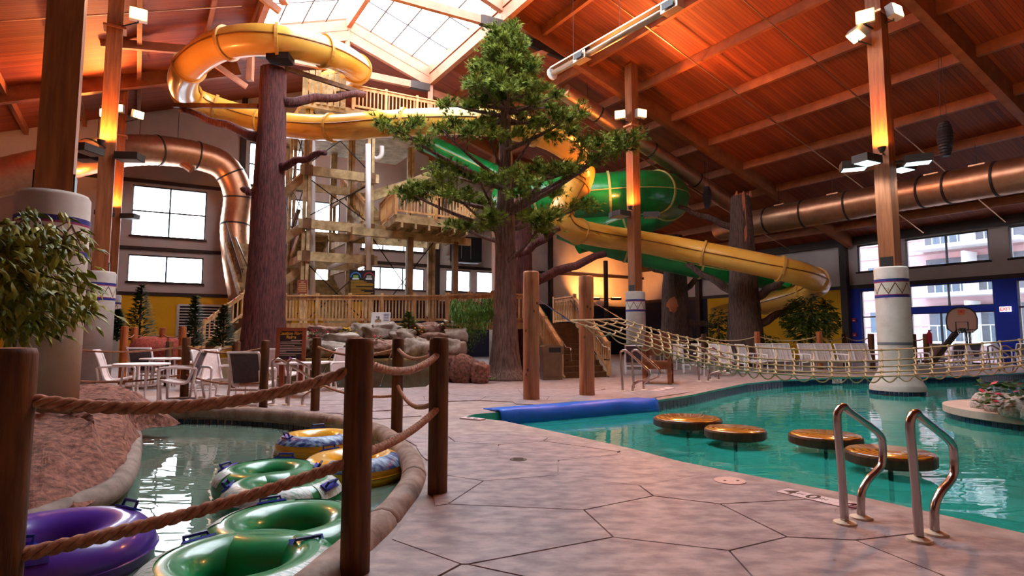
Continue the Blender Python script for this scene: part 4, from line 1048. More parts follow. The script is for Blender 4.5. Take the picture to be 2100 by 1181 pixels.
# net wrapped post beside the big column
npst = thing('netted_post', 'brown post wrapped in rope netting beside the big column', 'post', (*NP, 0))
MB().lathe([(.2, 0), (.19, 1.5)], 20, (*NP, 0)).build('core', M_timd, npst)
for k in range(7):
    for sgn in (-1, 1):
        pts = [(NP[0] + .21 * math.cos(a), NP[1] + .21 * math.sin(a), .02 + 1.46 * i / 16) for i in range(17) for a in (2 * math.pi * k / 7 + sgn * i * .19,)]
        MB().tube(pts, .012, 5).build('net_cord', M_rope2, npst)
# far rope posts by the yellow wall, left
farp = [(252, 745, 15.6, 'orange log post nearest the slim painted columns'), (273, 740, 17, 'orange log post right of the slim painted columns'), (331, 740, 17.6, 'orange log post before the small spruce'), (346, 745, 15, 'dark short log post before the red bush'), (372, 740, 16, 'orange log post before the white louvre'), (484, 745, 14.6, 'dark log post before the red trunk'), ]
fp = []
for k, (px, py, Y, lab) in enumerate(farp):
    p = at(px, py, Y); log_post(p.x, p.y, 1.55 if k not in (3, 5) else 1.15, .09, lab, mat('orange_log', '#9a4a1c', '#b8642c', 5, (3, 3, .4), .7) if k not in (3, 5) else M_log, 'far rope posts on the left'); fp.append(p)
for k, (i, j, lab) in enumerate(((0, 1, 'rope joining the two orange posts by the slim columns'), (1, 2, 'rope before the small spruce'), (2, 4, 'rope ending at the louvre post'), (3, 5, 'rope passing before the small conifers'), (0, 3, 'rope before the red bush'))):
    for z, w in ((1.35, 'upper '), (.75, 'lower ')):
        hz = z if 3 not in (i, j) else z * .75
        rope(w + lab, V(fp[i], hz), V(fp[j], hz), .1, .018, strands=1, group='far ropes on the left')

# ================================================================== INFLATABLE TUBES
M_tg = mat('green_vinyl', '#0a7a48', '#0f9658', 2, rough=.28, coat=.4); M_tw = mat('white_brush_print', '#d4dcd8', '#7fa894', 16, rough=.35, stretch=(1, 4, 1), contrast=(.5, .58)); M_ty = mat('yellow_vinyl', '#e3a61a', '#eab428', 2, rough=.3, coat=.4)
M_tb = mat('blue_wave_print', '#12307c', '#9cc0dc', 9, (1, 3, 1), rough=.35, contrast=(.45, .6)); M_tp = mat('purple_vinyl', '#4a2a96', '#5836a6', 2, rough=.3, coat=.4); M_hb = mat('blue_handle', '#10206e', rough=.35)
def ring_surface(mb, c, R0, r, rz, ph0=0, ph1=2 * math.pi, th0=0, th1=2 * math.pi, n=40, k=20, off=0.0, pleat=0):
    vs = []
    full = abs(ph1 - ph0 - 2 * math.pi) < 1e-6
    for i in range(n + (0 if full else 1)):
        ph = ph0 + (ph1 - ph0) * i / n
        for j in range(k + (0 if abs(th1 - th0 - 2 * math.pi) < 1e-6 else 1)):
            th = th0 + (th1 - th0) * j / k
            rr = (r + off) * (1 + (.03 * math.sin(ph * pleat) * max(0, math.cos(th)) if pleat else 0))
            q = R0 + rr * math.cos(th); vs.append((c[0] + q * math.cos(ph + rz), c[1] + q * math.sin(ph + rz), c[2] + rr * math.sin(th) * .92))
    nk = k if abs(th1 - th0 - 2 * math.pi) < 1e-6 else k + 1
    fs = []
    for i in range(n):
        i2 = (i + 1) % n if full else i + 1
        for j in range(k):
            j2 = (j + 1) % k if nk == k else j + 1
            fs.append((i * nk + j, i2 * nk + j, i2 * nk + j2, i * nk + j2))
    mb.add(vs, fs)
def handle(t, c, R0, r, ang, th, m=M_hb):
    ct, st = math.cos(th), math.sin(th)
    rad = Vector((math.cos(ang), math.sin(ang), 0)); tan = Vector((-rad.y, rad.x, 0)); up = Vector((0, 0, 1)); nrm = rad * ct + up * st
    b = Vector(c) + rad * (R0 + r * ct) + up * (r * st * .92)
    M = Matrix((tan, nrm.cross(tan) * 1, nrm)).transposed()
    hp_ = MB().box(b + nrm * .006, (.2, .075, .014), M=M).build('handle_patch', mat('blue_patch', '#1c3cae', rough=.4), t)
    MB().tube([b - tan * .075, b - tan * .07 + nrm * .055, b + tan * .07 + nrm * .055, b + tan * .075], .011, 7).build('handle', m, hp_)
def tube_single(pos, R0, r, label, m, handles=((.2, 1.2), (2.3, 1.2)), prints=(), mp=None, rz=0.0, pleat=0):
    t = thing('swim_tube', label, 'swim tube', pos, group='inflatable tubes on the lazy river'); c = Vector(pos)
    mb = MB(); ring_surface(mb, c, R0, r, rz, pleat=pleat); mb.build('ring', m, t, smooth=True)
    for (p0, p1, t0, t1) in prints:
        mb = MB(); ring_surface(mb, c, R0, r, rz, p0, p1, t0, t1, 18, 6, .004); mb.build('printed_wave', mp, t, smooth=True)
    mb = MB(); mb.tube([(c.x + (R0 + r * 1.0) * math.cos(a), c.y + (R0 + r * 1.0) * math.sin(a), c.z) for a in [2 * math.pi * i / 40 for i in range(40)]], .008, 5, closed=True); mb.build('seam', m, t)
    for a, th in handles: handle(t, c, R0, r, a + rz, th)
    return t
def tube_double(c1, c2, R0, r, label, handles1, handles2):
    t = thing('double_swim_tube', label, 'swim tube', (Vector(c1) + Vector(c2)) / 2, group='inflatable tubes on the lazy river')
    c1, c2 = Vector(c1), Vector(c2); d = (c2 - c1); ax = math.atan2(d.y, d.x)
    for c, fl, hs in ((c1, math.pi, handles1), (c2, 0, handles2)):
        mb = MB(); ring_surface(mb, c, R0, r, 0); mb.build('ring', M_tg, t, smooth=True)
        for (p0, p1) in ((fl + ax - 1.9, fl + ax - .45), (fl + ax + .45, fl + ax + 1.9), (fl + ax - .3, fl + ax + .3)):
            mb = MB(); ring_surface(mb, c, R0, r, 0, p0, p1, .3, 1.35, 22, 6, .004); mb.build('printed_stroke', M_tw, t, smooth=True)
        for a, th in hs: handle(t, c, R0, r, a, th)
    m = (c1 + c2) / 2; MB().tube([m - d.normalized().cross(Vector((0, 0, 1))) * R0 * .2 + Vector((0, 0, r * .3)), m + d.normalized().cross(Vector((0, 0, 1))) * R0 * .2 + Vector((0, 0, r * .3))], .02, 6).build('weld_seam', M_tg, t)
    return t
zt_ = WZ + .08
tube_double((*gp(592, 1108, zt_)[:2], zt_), (*gp(492, 1195, zt_)[:2], zt_), .385, .175, 'green and white double tube closest to the viewer', ((.1, 1.1), (2.2, .9), (-1.0, .9)), ((2.5, .8), (-1.3, .9)))
tube_double((*gp(552, 990, zt_)[:2], zt_), (*gp(580, 1021, zt_)[:2], zt_), .325, .17, 'green and white double tube under the lower rope', ((1.6, 1.1), (3.0, .9), (.2, .9)), ((3.4, .9), (-.2, .9)))
tube_single((*gp(652, 912, zt_)[:2], zt_), .34, .17, 'yellow tube with a blue wave farthest up the river', M_ty, ((1.9, 1.2), (3.9, 1.2)), ((3.6, 5.9, .4, 1.5),), M_tb)
tube_single((*gp(726, 962, zt_)[:2], zt_), .36, .175, 'yellow tube with a blue wave behind the cracked post', M_ty, ((2.3, 1.2),), ((4.2, 6.3, .4, 1.5),), M_tb, .2)
tube_single((*gp(95, 1140, zt_)[:2], zt_), .40, .2, 'purple tube in the lower left corner', M_tp, ((1.1, 1.15), (4.9, 2.1)), ((3.6, 5.4, .7, 1.3),), mat('dark_purple_print', '#2a1668', rough=.35), 0, 36)
# ================================================================== ROCK ISLAND AT LEFT
isl = thing('rock_island', 'carved red brown rock bank at the left of the river', 'rock', (-4.6, 5.6, 0))
ip = [gp(*p, WZ) for p in ((268, 900), (262, 950), (248, 1000), (215, 1040), (150, 1072), (60, 1110), (-120, 1165))]
ip2 = smooth_path(ip, 4)
M_kb = mat('grey_kerb', '#72675f', '#988c82', 6, rough=.8, bump=.5)
poly = [(p.x, p.y) for p in ip2] + [(-4.6, 2.6), (-9, 3.2), (-9.4, 8.8), (-7.2, 9.6), (-6.2, 9.7)]
MB().prism(poly[::-1], -.9, -.03).build('kerb_base', M_kb, isl)
MB().tube([(p.x + .06, p.y - .03, -.06) for p in ip2], .1, 10).build('kerb_roll', M_kb, isl, smooth=True)
tl0 = None
for a, b in zip(ip2, ip2[1:]):
    L = (b - a).length; k = max(1, int(L / .06))
    for i in range(k):
        c = a + (b - a) * (i + .5) / k; M = _PM[isl.name] @ (Matrix.Translation((c.x, c.y, WZ + .03)) @ Matrix.Rotation(math.atan2((b - a).y, (b - a).x), 4, 'Z'))
        if tl0 is None:
            tl0 = MB().box((0, 0, 0), (.05, .03, .1)).build('tile', M_tile, isl); tl0.matrix_parent_inverse = Matrix(); tl0.matrix_basis = M
        else: inst(tl0, 'tile', isl, M)
def facet_rock(pts_bottom, pts_top, name, m, parent, seed=0, sub=3, amp=.05):
    n = len(pts_bottom); bm = bmesh.new()
    vb = [bm.verts.new(p) for p in pts_bottom]; vt = [bm.verts.new(p) for p in pts_top]
    bm.faces.new(vt); bm.faces.new(vb[::-1])
    for i in range(n): bm.faces.new((vb[i], vb[(i + 1) % n], vt[(i + 1) % n], vt[i]))
    bmesh.ops.triangulate(bm, faces=bm.faces[:])
    for _ in range(sub): bmesh.ops.subdivide_edges(bm, edges=bm.edges[:], cuts=1, use_grid_fill=True)
    bm.normal_update()
    for v in bm.verts:
        k = noise.fractal(v.co * 2.2 + Vector((seed, 0, 0)), 1.0, 2.0, 4) * amp
        v.co += v.normal * k
    o = bm_obj(bm, name, m, parent); return o
def gq(px, py, z): p = gp(px, py, z); return (p.x, p.y, z)
M_rk = mat('red_rock', '#4e2a1e', '#a06a58', 14.0, (1, 1, 1), .85, bump=.8, bdist=.05)
facet_rock([gq(70, 1075, -.03), gq(160, 1052, -.03), gq(217, 1010, -.03), (-4.5, 6.6, 0), (-5.8, 6.6, 0), (-5.8, 5.3, 0), (-4.9, 4.4, 0)],
           [at(66, 902, 5.35), at(107, 905, 5.35), at(188, 868, 5.9), at(150, 852, 6.4), (-5.5, 6.4, .48), (-5.7, 5.4, .42), (-5.2, 5.2, .42)], 'front_boulder', M_rk, isl, 1)
facet_rock([gq(217, 1010, -.03), gq(252, 975, -.03), (-4.75, 7.5, 0), (-5.6, 7.8, 0), (-5.5, 6.8, 0)],
           [at(190, 850, 6.5), at(250, 846, 6.9), at(240, 832, 7.4), at(190, 822, 7.7), at(150, 840, 6.9)], 'side_boulder', M_rk, isl, 5)
facet_rock([(-5.0, 7.2, 0), (-4.9, 8.6, 0), (-6.3, 9.3, 0), (-7.3, 8.4, 0), (-6.8, 7.0, 0)], [(-5.1, 7.6, .45), (-5.4, 8.4, .5), (-6.2, 8.8, .55), (-7.0, 8.2, .5), (-6.6, 7.2, .45)], 'rear_boulder', M_rk, isl, 9)
for k, (px, py, Y) in enumerate(((95, 838, 6.3), (165, 845, 6.5), (130, 835, 6.7))):
    gpl = thing('grass_tuft', ('grass tuft on the rock nearest the dark post', 'grass tuft on the rock nearest the river', 'grass tuft at the back of the rock ledge')[k], 'plant', at(px, py, Y), group='grass tufts on the rock'); b = Vector(gpl.location); mb = MB(); r_ = random.Random(k)
    for j in range(40):
        a = r_.uniform(0, 6.28); L = r_.uniform(.12, .26); d = Vector((math.cos(a), math.sin(a), .3)); s = Vector((-d.y, d.x, 0)) * .012
        mb.add([b - s, b + s, b + d * L * .6 + Vector((0, 0, .05)) + s, b + d * L * .6 + Vector((0, 0, .05)) - s, b + d * L + Vector((0, 0, -.03))], [(0, 1, 2, 3), (3, 2, 4)])
    mb.build('blades', mat('grass_blade', '#5c7a1e', '#8a9a3a', 8), gpl)

# ================================================================== POOL FURNITURE
M_slice = None
def slice_mat():
    m = bpy.data.materials.new('log_slice_print'); m.use_nodes = True; nt = m.node_tree; n = nt.nodes; l = nt.links; bs = n['Principled BSDF']
    tc = n.new('ShaderNodeTexCoord'); wv = n.new('ShaderNodeTexWave'); wv.wave_type = 'RINGS'; wv.rings_direction = 'Z'; wv.inputs['Scale'].default_value = 4.5; wv.inputs['Distortion'].default_value = 4; wv.inputs['Detail'].default_value = 2; wv.inputs['Detail Scale'].default_value = .8
    cr = n.new('ShaderNodeValToRGB'); cr.color_ramp.elements[0].color = (*lin('#6a3a10'), 1); cr.color_ramp.elements[1].color = (*lin('#c27f2c'), 1); cr.color_ramp.elements[0].position = .05; cr.color_ramp.elements[1].position = .45
    l.new(tc.outputs['Object'], wv.inputs['Vector']); l.new(wv.outputs['Fac'], cr.inputs[0]); l.new(cr.outputs[0], bs.inputs['Base Color']); bs.inputs['Roughness'].default_value = .2; bs.inputs['Coat Weight'].default_value = .5
    return m
M_slice = slice_mat(); M_sbark = mat('log_slice_bark', '#3a1c0c', '#6a3a1c', 14, (1, 1, .3), rough=.4, bump=.5)
for k, (px, py, lab, hw) in enumerate(((1410, 856, 'log slice pad farthest left in the pool', 74), (1507, 878, 'log slice pad second from the left', 65), (1692, 890, 'log slice pad third from the left', 74), (1824, 925, 'log slice pad behind the steel handrails', 88))):
    p = gp(px, py, .02); r = hw * p.y / FPX / 1.1
    t = thing('log_slice_pad', lab, 'pool pad', (p.x, p.y, 0), rz=k * 1.3, group='log slice pads in the pool', local=True)
    f = lambda a, z, k=k: 1 + .02 * noise.noise(Vector((math.cos(a) * 2, math.sin(a) * 2, k)))
    MB().lathe([(r * .96, -.105), (r, -.09), (r, -.01), (r * .98, .008)], 44, (0, 0, 0), f).build('bark_rim', M_sbark, t, smooth=False)
    MB().lathe([(r * .985, .0), (r * .94, .022), (.01, .026)], 44, (0, 0, 0), f).build('ringed_top', M_slice, t, smooth=True)
    MB().tube([(0, 0, -.1), (0, 0, -1.22)], .025, 8).build('tether', M_grey, t)
def pool_rail(base, dirv, label, h=.82, s=1.0, r=.026, name='pool_handrail', m=M_steel):
    t = thing(name, label, 'handrail', base, group='steel pool handrails'); b = Vector(base); d = Vector(dirv).normalized()
    pr = [(0, 0), (-.01, .35), (-.03, h - .1), (-.01, h - .02), (.05, h), (.11, h - .04), (.42, .56), (.47, .46), (.45, .34), (.38, .29), (.28, .25), (.2, .18), (.18, .08), (.18, 0)]
    pts = smooth_path([b + d * (x * s) + Vector((0, 0, z)) for x, z in pr], 5)
    MB().tube(pts, r, 12).build('bent_tube', m, t, smooth=True)
    for x in (0, .18 * s): MB().lathe([(.075, 0), (.07, .018), (.03, .03)], 20, b + d * x).build('base_plate', mat('cream_escutcheon', '#d8c2a8', rough=.5), t)
    return t
n_edge = (Vector((pool_near[7].x, pool_near[7].y, 0)) - Vector((pool_near[6].x, pool_near[6].y, 0))).normalized(); into = Vector((-n_edge.y, n_edge.x, 0))
if into.x < 0: into = -into
g1, g2_ = gp(1733, 1078), gp(1886, 1113)
dirr = (into + Vector((.55, .35, 0))).normalized()
pool_rail((g1.x, g1.y, .008), dirr, 'left steel handrail of the near pair at the pool edge', .77, 1.18)
pool_rail((g2_.x, g2_.y, .008), dirr, 'right steel handrail of the near pair at the pool edge', .77, 1.18)
for (px, py, lab, dv) in ((1277, 803, 'front steel handrail behind the blue mat', (.75, -.55, 0)), (1300, 799, 'rear steel handrail behind the blue mat', (.75, -.55, 0)), (1434, 782, 'left steel handrail of the pair beyond the net', (.9, -.5, 0)), (1456, 779, 'right steel handrail of the pair beyond the net', (.9, -.5, 0)), (2032, 762, 'distant steel handrail at the right deck edge', (.8, -.6, 0)), (2060, 762, 'second distant steel handrail at the right deck edge', (.8, -.6, 0))):
    g = gp(px, py); pool_rail((g.x, g.y, 0), dv, lab, .95, 1.4, .028)
for (px, py, lab, dv) in ((560, 840, 'left steel rail at the river kerb near the sign', (.8, .5, 0)), (592, 843, 'right steel rail at the river kerb near the sign', (.8, .5, 0))):
    g = gp(px, py - 8); pool_rail((g.x, g.y, 0), dv, lab, .85, 1.3, .024)
for (px, py, lab) in ((655, 792, 'small steel rail before the boulders, left'), (780, 792, 'small steel rail before the boulders, right')):
    g = gp(px, py); t = thing('step_rail', lab, 'handrail', g, group='step rails before the boulders'); MB().tube(smooth_path([g, g + Vector((.1, .1, .45)), g + Vector((.25, .3, .9)), g + Vector((.33, .4, .86)), g + Vector((.35, .42, 0))], 5), .022, 8).build('bent_tube', M_steel, t, smooth=True)
# blue mat hung over the pool edge
M_mat = mat('blue_vinyl_mat', '#0858c4', '#0d68d8', 2.5, rough=.45, bump=.15)
m0, m1 = Vector((-.28, 9.86, 0)), Vector((2.8, 11.73, 0)); du = (m1 - m0).normalized(); nv = Vector((-du.y, du.x, 0))
if nv.y < 0: nv = -nv
bmx = thing('blue_mat', 'long blue vinyl mat hanging over the pool edge', 'mat', m0)
NX = 30; vs = []
for i in range(NX + 1):
    f = i / NX; wob = .03 * noise.noise(Vector((f * 5, 0, 3)))
    for (o, z) in ((.55, .015), (.2, .03 + wob), (.0, .05 + wob), (-.06, .02 + wob), (-.09 + wob, -.1), (-.1 + wob, -.26)):
        vs.append(m0 + du * ((m1 - m0).length * f) + nv * (o - .12) + Vector((0, 0, z)))
k6 = 6
MB().add(vs, [(i * k6 + j, (i + 1) * k6 + j, (i + 1) * k6 + j + 1, i * k6 + j + 1) for i in range(NX) for j in range(k6 - 1)]).build('sheet', M_mat, bmx, smooth=True)
so = bmx.children[0].modifiers.new('thick', 'SOLIDIFY'); so.thickness = .025; so.offset = 1
MB().tube([vs[i * k6 + 5] for i in range(NX + 1)], .02, 6).build('welded_hem', M_mat, bmx)
# depth markers
M_mk = mat('white_marker_tile', '#d8c6c6', rough=.5); M_mkb = mat('marker_black', '#2a1418', rough=.5); M_mkr = mat('marker_red', '#8a2438', rough=.5)
def marker(p0, p1, w, label, texts):
    p0, p1 = Vector(p0), Vector(p1); d = (p1 - p0); L = d.length; a = math.atan2(d.y, d.x); c = (p0 + p1) / 2
    t = thing('depth_marker', label, 'sign', (c.x, c.y, 0), a, group='depth markers on the deck', local=True)
    MB().box((0, 0, .011), (L, w, .022)).build('tile_plate', M_mk, t)
    for (s, x, size, m) in texts:
        cu = text(s, size, Matrix.Translation((x * L, 0, .0225)), m, t, extrude=.0004, bold=.004 if size > .1 else 0)
    return t
mk0, mk1 = gp(1604, 1010), gp(1742, 1042)
mm = marker((mk0.x, mk0.y, 0), (mk1.x, mk1.y, 0), .165, 'white depth marker tile reading 4 FT 0 IN', (('4', -.36, .19, M_mkb), ('FT', -.2, .06, M_mkb), ('0', -.02, .19, M_mkb), ('IN', .14, .06, M_mkb)))
MB().tube([(.29 + .055 * math.cos(a) + .0, .055 * math.sin(a), .0235) for a in [2 * math.pi * i / 24 for i in range(24)]], .006, 5, closed=True).build('no_diving_ring', M_mkr, mm); MB().bar((.25, -.04, .0235), (.33, .04, .0235), .012, .003).build('no_diving_slash', M_mkr, mm)
a0, a1 = gp(948, 858), gp(990, 862)
marker((a0.x, a0.y, 0), (a1.x, a1.y, 0), .14, 'small depth marker beside the pool corner', (('4', -.2, .12, M_mkb), ('0', .15, .12, M_mkb)))
a0, a1 = gp(1340, 803), gp(1376, 796)
marker((a0.x, a0.y, 0), (a1.x, a1.y, 0), .2, 'small depth marker on the deck behind the blue mat', (('4', -.2, .16, M_mkb), ('0', .15, .16, M_mkb)))
a0, a1 = gp(668, 857), gp(706, 859)
marker((a0.x, a0.y, 0), (a1.x, a1.y, 0), .12, 'small depth marker at the river kerb', (('3', -.2, .1, M_mkb), ('0', .15, .1, M_mkb)))
for (x, y, z, txt, lab) in ((*gp(1716, 782, -.1)[:2], -.09, '3 0', 'depth plate on the far pool wall by the column'), (*gp(1376, 818, -.1)[:2], -.09, '4', 'depth plate on the pool wall beside the blue mat')):
    t = thing('depth_plate', lab, 'sign', (x, y, z), 0, group='depth plates on the pool wall', local=True); t.rotation_euler = (0, 0, .6 if txt == '4' else .05)
    MB().box((0, -.02, 0), (.3, .02, .14)).build('plate', M_mk, t); text(txt, .13, Matrix.Translation((0, -.031, 0)) @ Matrix.Rotation(R(90), 4, 'X'), M_mkb, t, extrude=.0005)
sl_ = gp(1497, 990); sk_ = thing('round_skimmer', 'round pinkish skimmer lid set in the deck', 'lid', (sl_.x, sl_.y, 0)); MB().lathe([(.135, 0), (.13, .022), (.01, .024)], 32, (sl_.x, sl_.y, 0)).build('disc', mat('pink_lid', '#d8b0a4', rough=.5), sk_)
for dx in (-.05, .06): MB().lathe([(.014, 0), (.01, .003)], 10, (sl_.x + dx, sl_.y - .02, .024)).build('finger_hole', M_mkb, sk_)
dr = gp(1063, 945); dk = thing('floor_drain', 'small round floor drain in the deck', 'drain', (dr.x, dr.y, 0)); MB().lathe([(.09, 0), (.085, .019), (.01, .019)], 24, (dr.x, dr.y, 0)).build('rim', mat('drain_metal', '#6a5a50', rough=.4, metal=.6), dk)
for k in range(3): MB().box((dr.x, dr.y - .04 + .04 * k, .02), (.1, .008, .003)).build('slot', M_mkb, dk)
sw = gp(552, 878, -.1); sw_ = thing('skimmer_box', 'square skimmer opening in the river wall', 'skimmer', (sw.x, sw.y + .0, -.1)); MB().box((sw.x, 9.52, -.09), (.34, .06, .2), -.3).build('frame', M_cope, sw_); MB().box((sw.x - .01, 9.485, -.09), (.28, .02, .14), -.3).build('flap', M_curb, sw_)
# planter island, right
pi0 = [gp(*p, -.05) for p in ((1968, 848), (1985, 866), (2030, 880), (2110, 893), (2220, 905))]
plt = thing('planter_island', 'round pool planter with pale boulders and red flowers', 'planter', (8.3, 9.0, 0))
pc = Vector((9.55, 9.9, 0)); pr = 1.75
MB().lathe([(pr, -1.2), (pr, -.12), (pr + .06, -.1), (pr + .06, .02), (pr - .5, .03)], 60, pc).build('kerb_ring', M_cope, plt)
t0 = None
for k in range(110):
    a = 2 * math.pi * k / 110; M = _PM[plt.name] @ (Matrix.Translation((pc.x + (pr + .005) * math.cos(a), pc.y + (pr + .005) * math.sin(a), WZ + .04)) @ Matrix.Rotation(a + math.pi / 2, 4, 'Z'))
    if t0 is None: t0 = MB().box((0, 0, 0), (.09, .014, .09)).build('tile', M_tile, plt); t0.matrix_parent_inverse = Matrix(); t0.matrix_basis = M
    else: inst(t0, 'tile', plt, M)
for k, (px, py, w, h) in enumerate(((2020, 843, .5, .56), (2055, 850, .55, .54), (2098, 858, .7, .56), (2150, 866, .7, .6))):
    g = gp(px, py, 0); MB().blob((g.x + .22, g.y + .2, .06), (w, w, h), k + 3, .12, flat=0.0).build('boulder', mat('white_pebbled_rock', '#8c8078', '#d0c8c0', 22, (1, 1, 1), .85, bump=1.0, bdist=.03), plt, smooth=True)
r_ = random.Random(3); mbl = MB(); mbf = MB()
for k in range(420):
    p = at(r_.uniform(2005, 2200), r_.uniform(782, 835), r_.uniform(9.0, 10.2)); a = r_.uniform(0, 6.28); d = Vector((math.cos(a), math.sin(a), r_.uniform(-.3, .6))) * .12; s = Vector((-d.y, d.x, .02)) * .4
    (mbf if k % 7 == 0 else mbl).add([p, p + d * .5 + s, p + d, p + d * .5 - s], [(0, 1, 2, 3)])
mbl.build('foliage', M_leaf2, plt); mbf.build('flowers', mat('red_petal', '#a81030', '#c83450', 6), plt)

# ================================================================== BRIDGE POLES AND ROPE NET
B1p, B2p = (.39, 11.75), (1.63, 12.62)
for (p, h, lab) in ((B1p, 2.6, 'left tall peeled log pole of the rope bridge'), (B2p, 2.6, 'right tall peeled log pole of the rope bridge')):
    t = log_post(*p, h, .165, lab, M_logp, 'rope bridge poles', name='bridge_pole')
    for k in range(5):
        rr = random.Random(k + int(p[0] * 10)); a = rr.uniform(3.4, 6.0); z = rr.uniform(.3, h - .3)
        MB().blob((p[0] + .158 * math.cos(a), p[1] + .158 * math.sin(a), z), (.05, .03, .07), k, .2, nu=8, nv=6).build('knot', M_timd, t)
net = thing('rope_net', 'pale knotted rope net bridge sagging across the pool', 'rope net', at(1165, 657, 11.7))
ropes_px = [
 [(1275, 655, 12.75), (1330, 672, 12.75), (1400, 691, 12.75), (1480, 705, 12.75), (1560, 713, 12.75), (1700, 718, 12.75), (1830, 717, 12.75), (1960, 708, 12.75), (2100, 696, 12.75), (2300, 672, 12.75)],
 [(1248, 655, 12.5), (1330, 682, 12.5), (1400, 703, 12.5), (1480, 722, 12.5), (1560, 735, 12.5), (1700, 741, 12.5), (1830, 738, 12.5), (1960, 729, 12.5), (2100, 716, 12.5), (2300, 692, 12.5)],
 [(1222, 656, 12.25), (1330, 691, 12.25), (1400, 713, 12.25), (1480, 733, 12.25), (1560, 746, 12.25), (1700, 753, 12.25), (1830, 751, 12.25), (1960, 742, 12.25), (2100, 730, 12.25), (2300, 708, 12.25)],
 [(1195, 657, 12.0), (1330, 702, 12.0), (1400, 725, 12.0), (1480, 745, 12.0), (1560, 757, 12.0), (1700, 764, 12.0), (1830, 762, 12.0), (1960, 753, 12.0), (2100, 741, 12.0), (2300, 720, 12.0)],
 [(1168, 658, 11.75), (1330, 710, 11.75), (1400, 733, 11.75), (1480, 752, 11.75), (1560, 764, 11.75), (1700, 772, 11.75), (1830, 771, 11.75), (1960, 762, 11.75), (2100, 749, 11.75), (2300, 728, 11.75)]]
RP = [smooth_path([at(*p) for p in r], 6) for r in ropes_px]
for P in RP: MB().tube(P, .017, 6).build('long_rope', M_rope2, net, smooth=True)
MB().tube([at(1168, 658, 11.75), at(1275, 654, 12.75)], .022, 8).build('spreader_bar', M_rope2, net)
def on(P, f): i = f * (len(P) - 1); k = min(int(i), len(P) - 2); return P[k] + (P[k + 1] - P[k]) * (i - k)
kn = None
for i in range(1, 34):
    f = i / 34
    for j in range(4):
        a, b = on(RP[j], f), on(RP[j + 1], f); m_ = (a + b) / 2 + Vector((.03, 0, -.03))
        MB().tube(smooth_path([a, m_, b], 3), .014, 5).build('cross_rope', M_rope2, net)
    a, b = on(RP[4], f), on(RP[4], min(1, f + 1 / 34)); MB().tube(smooth_path([a, a * .75 + b * .25 + Vector((0, 0, -.09)), (a + b) / 2 + Vector((0, 0, -.12)), a * .25 + b * .75 + Vector((0, 0, -.09)), b], 3), .014, 5).build('loop_rope', M_rope2, net)
    for j in range(5):
        c = on(RP[j], f); M = Matrix.Translation(c - Vector(net.location))
        if kn is None:
            kn = MB().blob((0, 0, 0), (.085, .07, .07), 1, .15, nu=8, nv=5).build('knot', M_rope2, net); kn.matrix_parent_inverse = Matrix(); kn.matrix_basis = M
        else: inst(kn, 'knot', net, M)
for pole, tip, lab in ((B1p, at(1168, 658, 11.75), 0), (B2p, at(1275, 654, 12.75), 1)):
    p = Vector((pole[0] + .16, pole[1] - .03, 2.02)); MB().tube([p, tip], .012, 6).build('steel_cable', M_steel, net)
    for f in (.4, .75): c = p + (tip - p) * f; MB().tube([c, c + (tip - p) * .08], .022, 6).build('turnbuckle', M_steel, net)

# ================================================================== PATIO FURNITURE
M_sling = mat('pinkish_white_sling', '#d4c0bc', '#e8d8d4', 30, (1, .05, 1), rough=.7); M_slingd = mat('grey_sling_back', '#4a4048', '#5c5058', 20, rough=.7); M_pf = mat('white_furniture_frame', '#eee6e4', rough=.4)
def make_chair(name, label, cat, w=.56, group='white patio chairs', dark=False, back=.98):
    t = thing(name, label, cat, (0, 0, 0), 0, group, local=True)
    hw = w / 2; ns = 10
    # one-piece sling : seat then back (front is -y)
    prof = [(-.26, .43), (-.1, .39), (.1, .36), (.2, .38), (.26, .5), (.33, .75), (.40, back - .04), (.44, back)]
    P = smooth_path([(0, y, z) for y, z in prof], 4)
    k = len(P) // 2 + 3
    def sheet(pp, nm, m):
        vs = []; n = len(pp)
        for q in pp:
            vs += [(-hw + .03, q.y, q.z), (hw - .03, q.y, q.z)]
        b = len(vs); vs += [(v[0], v[1] + .012, v[2] - .012) for v in vs]
        fs = [(2 * i, 2 * i + 1, 2 * i + 3, 2 * i + 2) for i in range(n - 1)] + [(b + 2 * i + 2, b + 2 * i + 3, b + 2 * i + 1, b + 2 * i) for i in range(n - 1)]
        MB().add(vs, fs).build(nm, m, t, smooth=True)
    i0 = next(i for i, q in enumerate(P) if q.y > .21 and q.z > .4)
    sheet(P[:i0 + 1], 'seat', M_sling); sheet(P[i0:], 'backrest', M_slingd if dark else M_sling)
    for s in (-1, 1):
        x = s * hw
        MB().tube([(x, q.y, q.z) for q in P], .026, 6).build('side_rail', M_pf, t, smooth=True)
        MB().tube(smooth_path([(x, .36, .64), (x, .1, .66), (x, -.24, .66), (x, -.3, .6)], 4), .028, 6).build('armrest', M_pf, t, smooth=True)
        MB().tube([(x, -.3, .62), (x, -.28, .02)], .026, 6).build('leg', M_pf, t); MB().tube([(x, .36, .64), (x, .32, .4), (x, .4, .02)], .026, 6).build('leg', M_pf, t)
        MB().tube([(x, -.28, .03), (x, .4, .03)], .022, 6).build('runner', M_pf, t)
    MB().tube([(-hw, .44, back), (hw, .44, back)], .026, 6).build('top_bar', M_pf, t); MB().tube([(-hw, .33, .3), (hw, .33, .3)], .022, 6).build('cross_bar', M_pf, t)
    return t
ch0 = make_chair('patio_chair', 'white framed patio chair left of the round table', 'chair'); ch0.location = (*gp(243, 815)[:2], 0); ch0.rotation_euler = (0, 0, R(115))
chd = make_chair('patio_chair', 'white patio chair with dark back before the sign trunk', 'chair', dark=True); chd.location = (*gp(518, 830)[:2], 0); chd.rotation_euler = (0, 0, R(178))
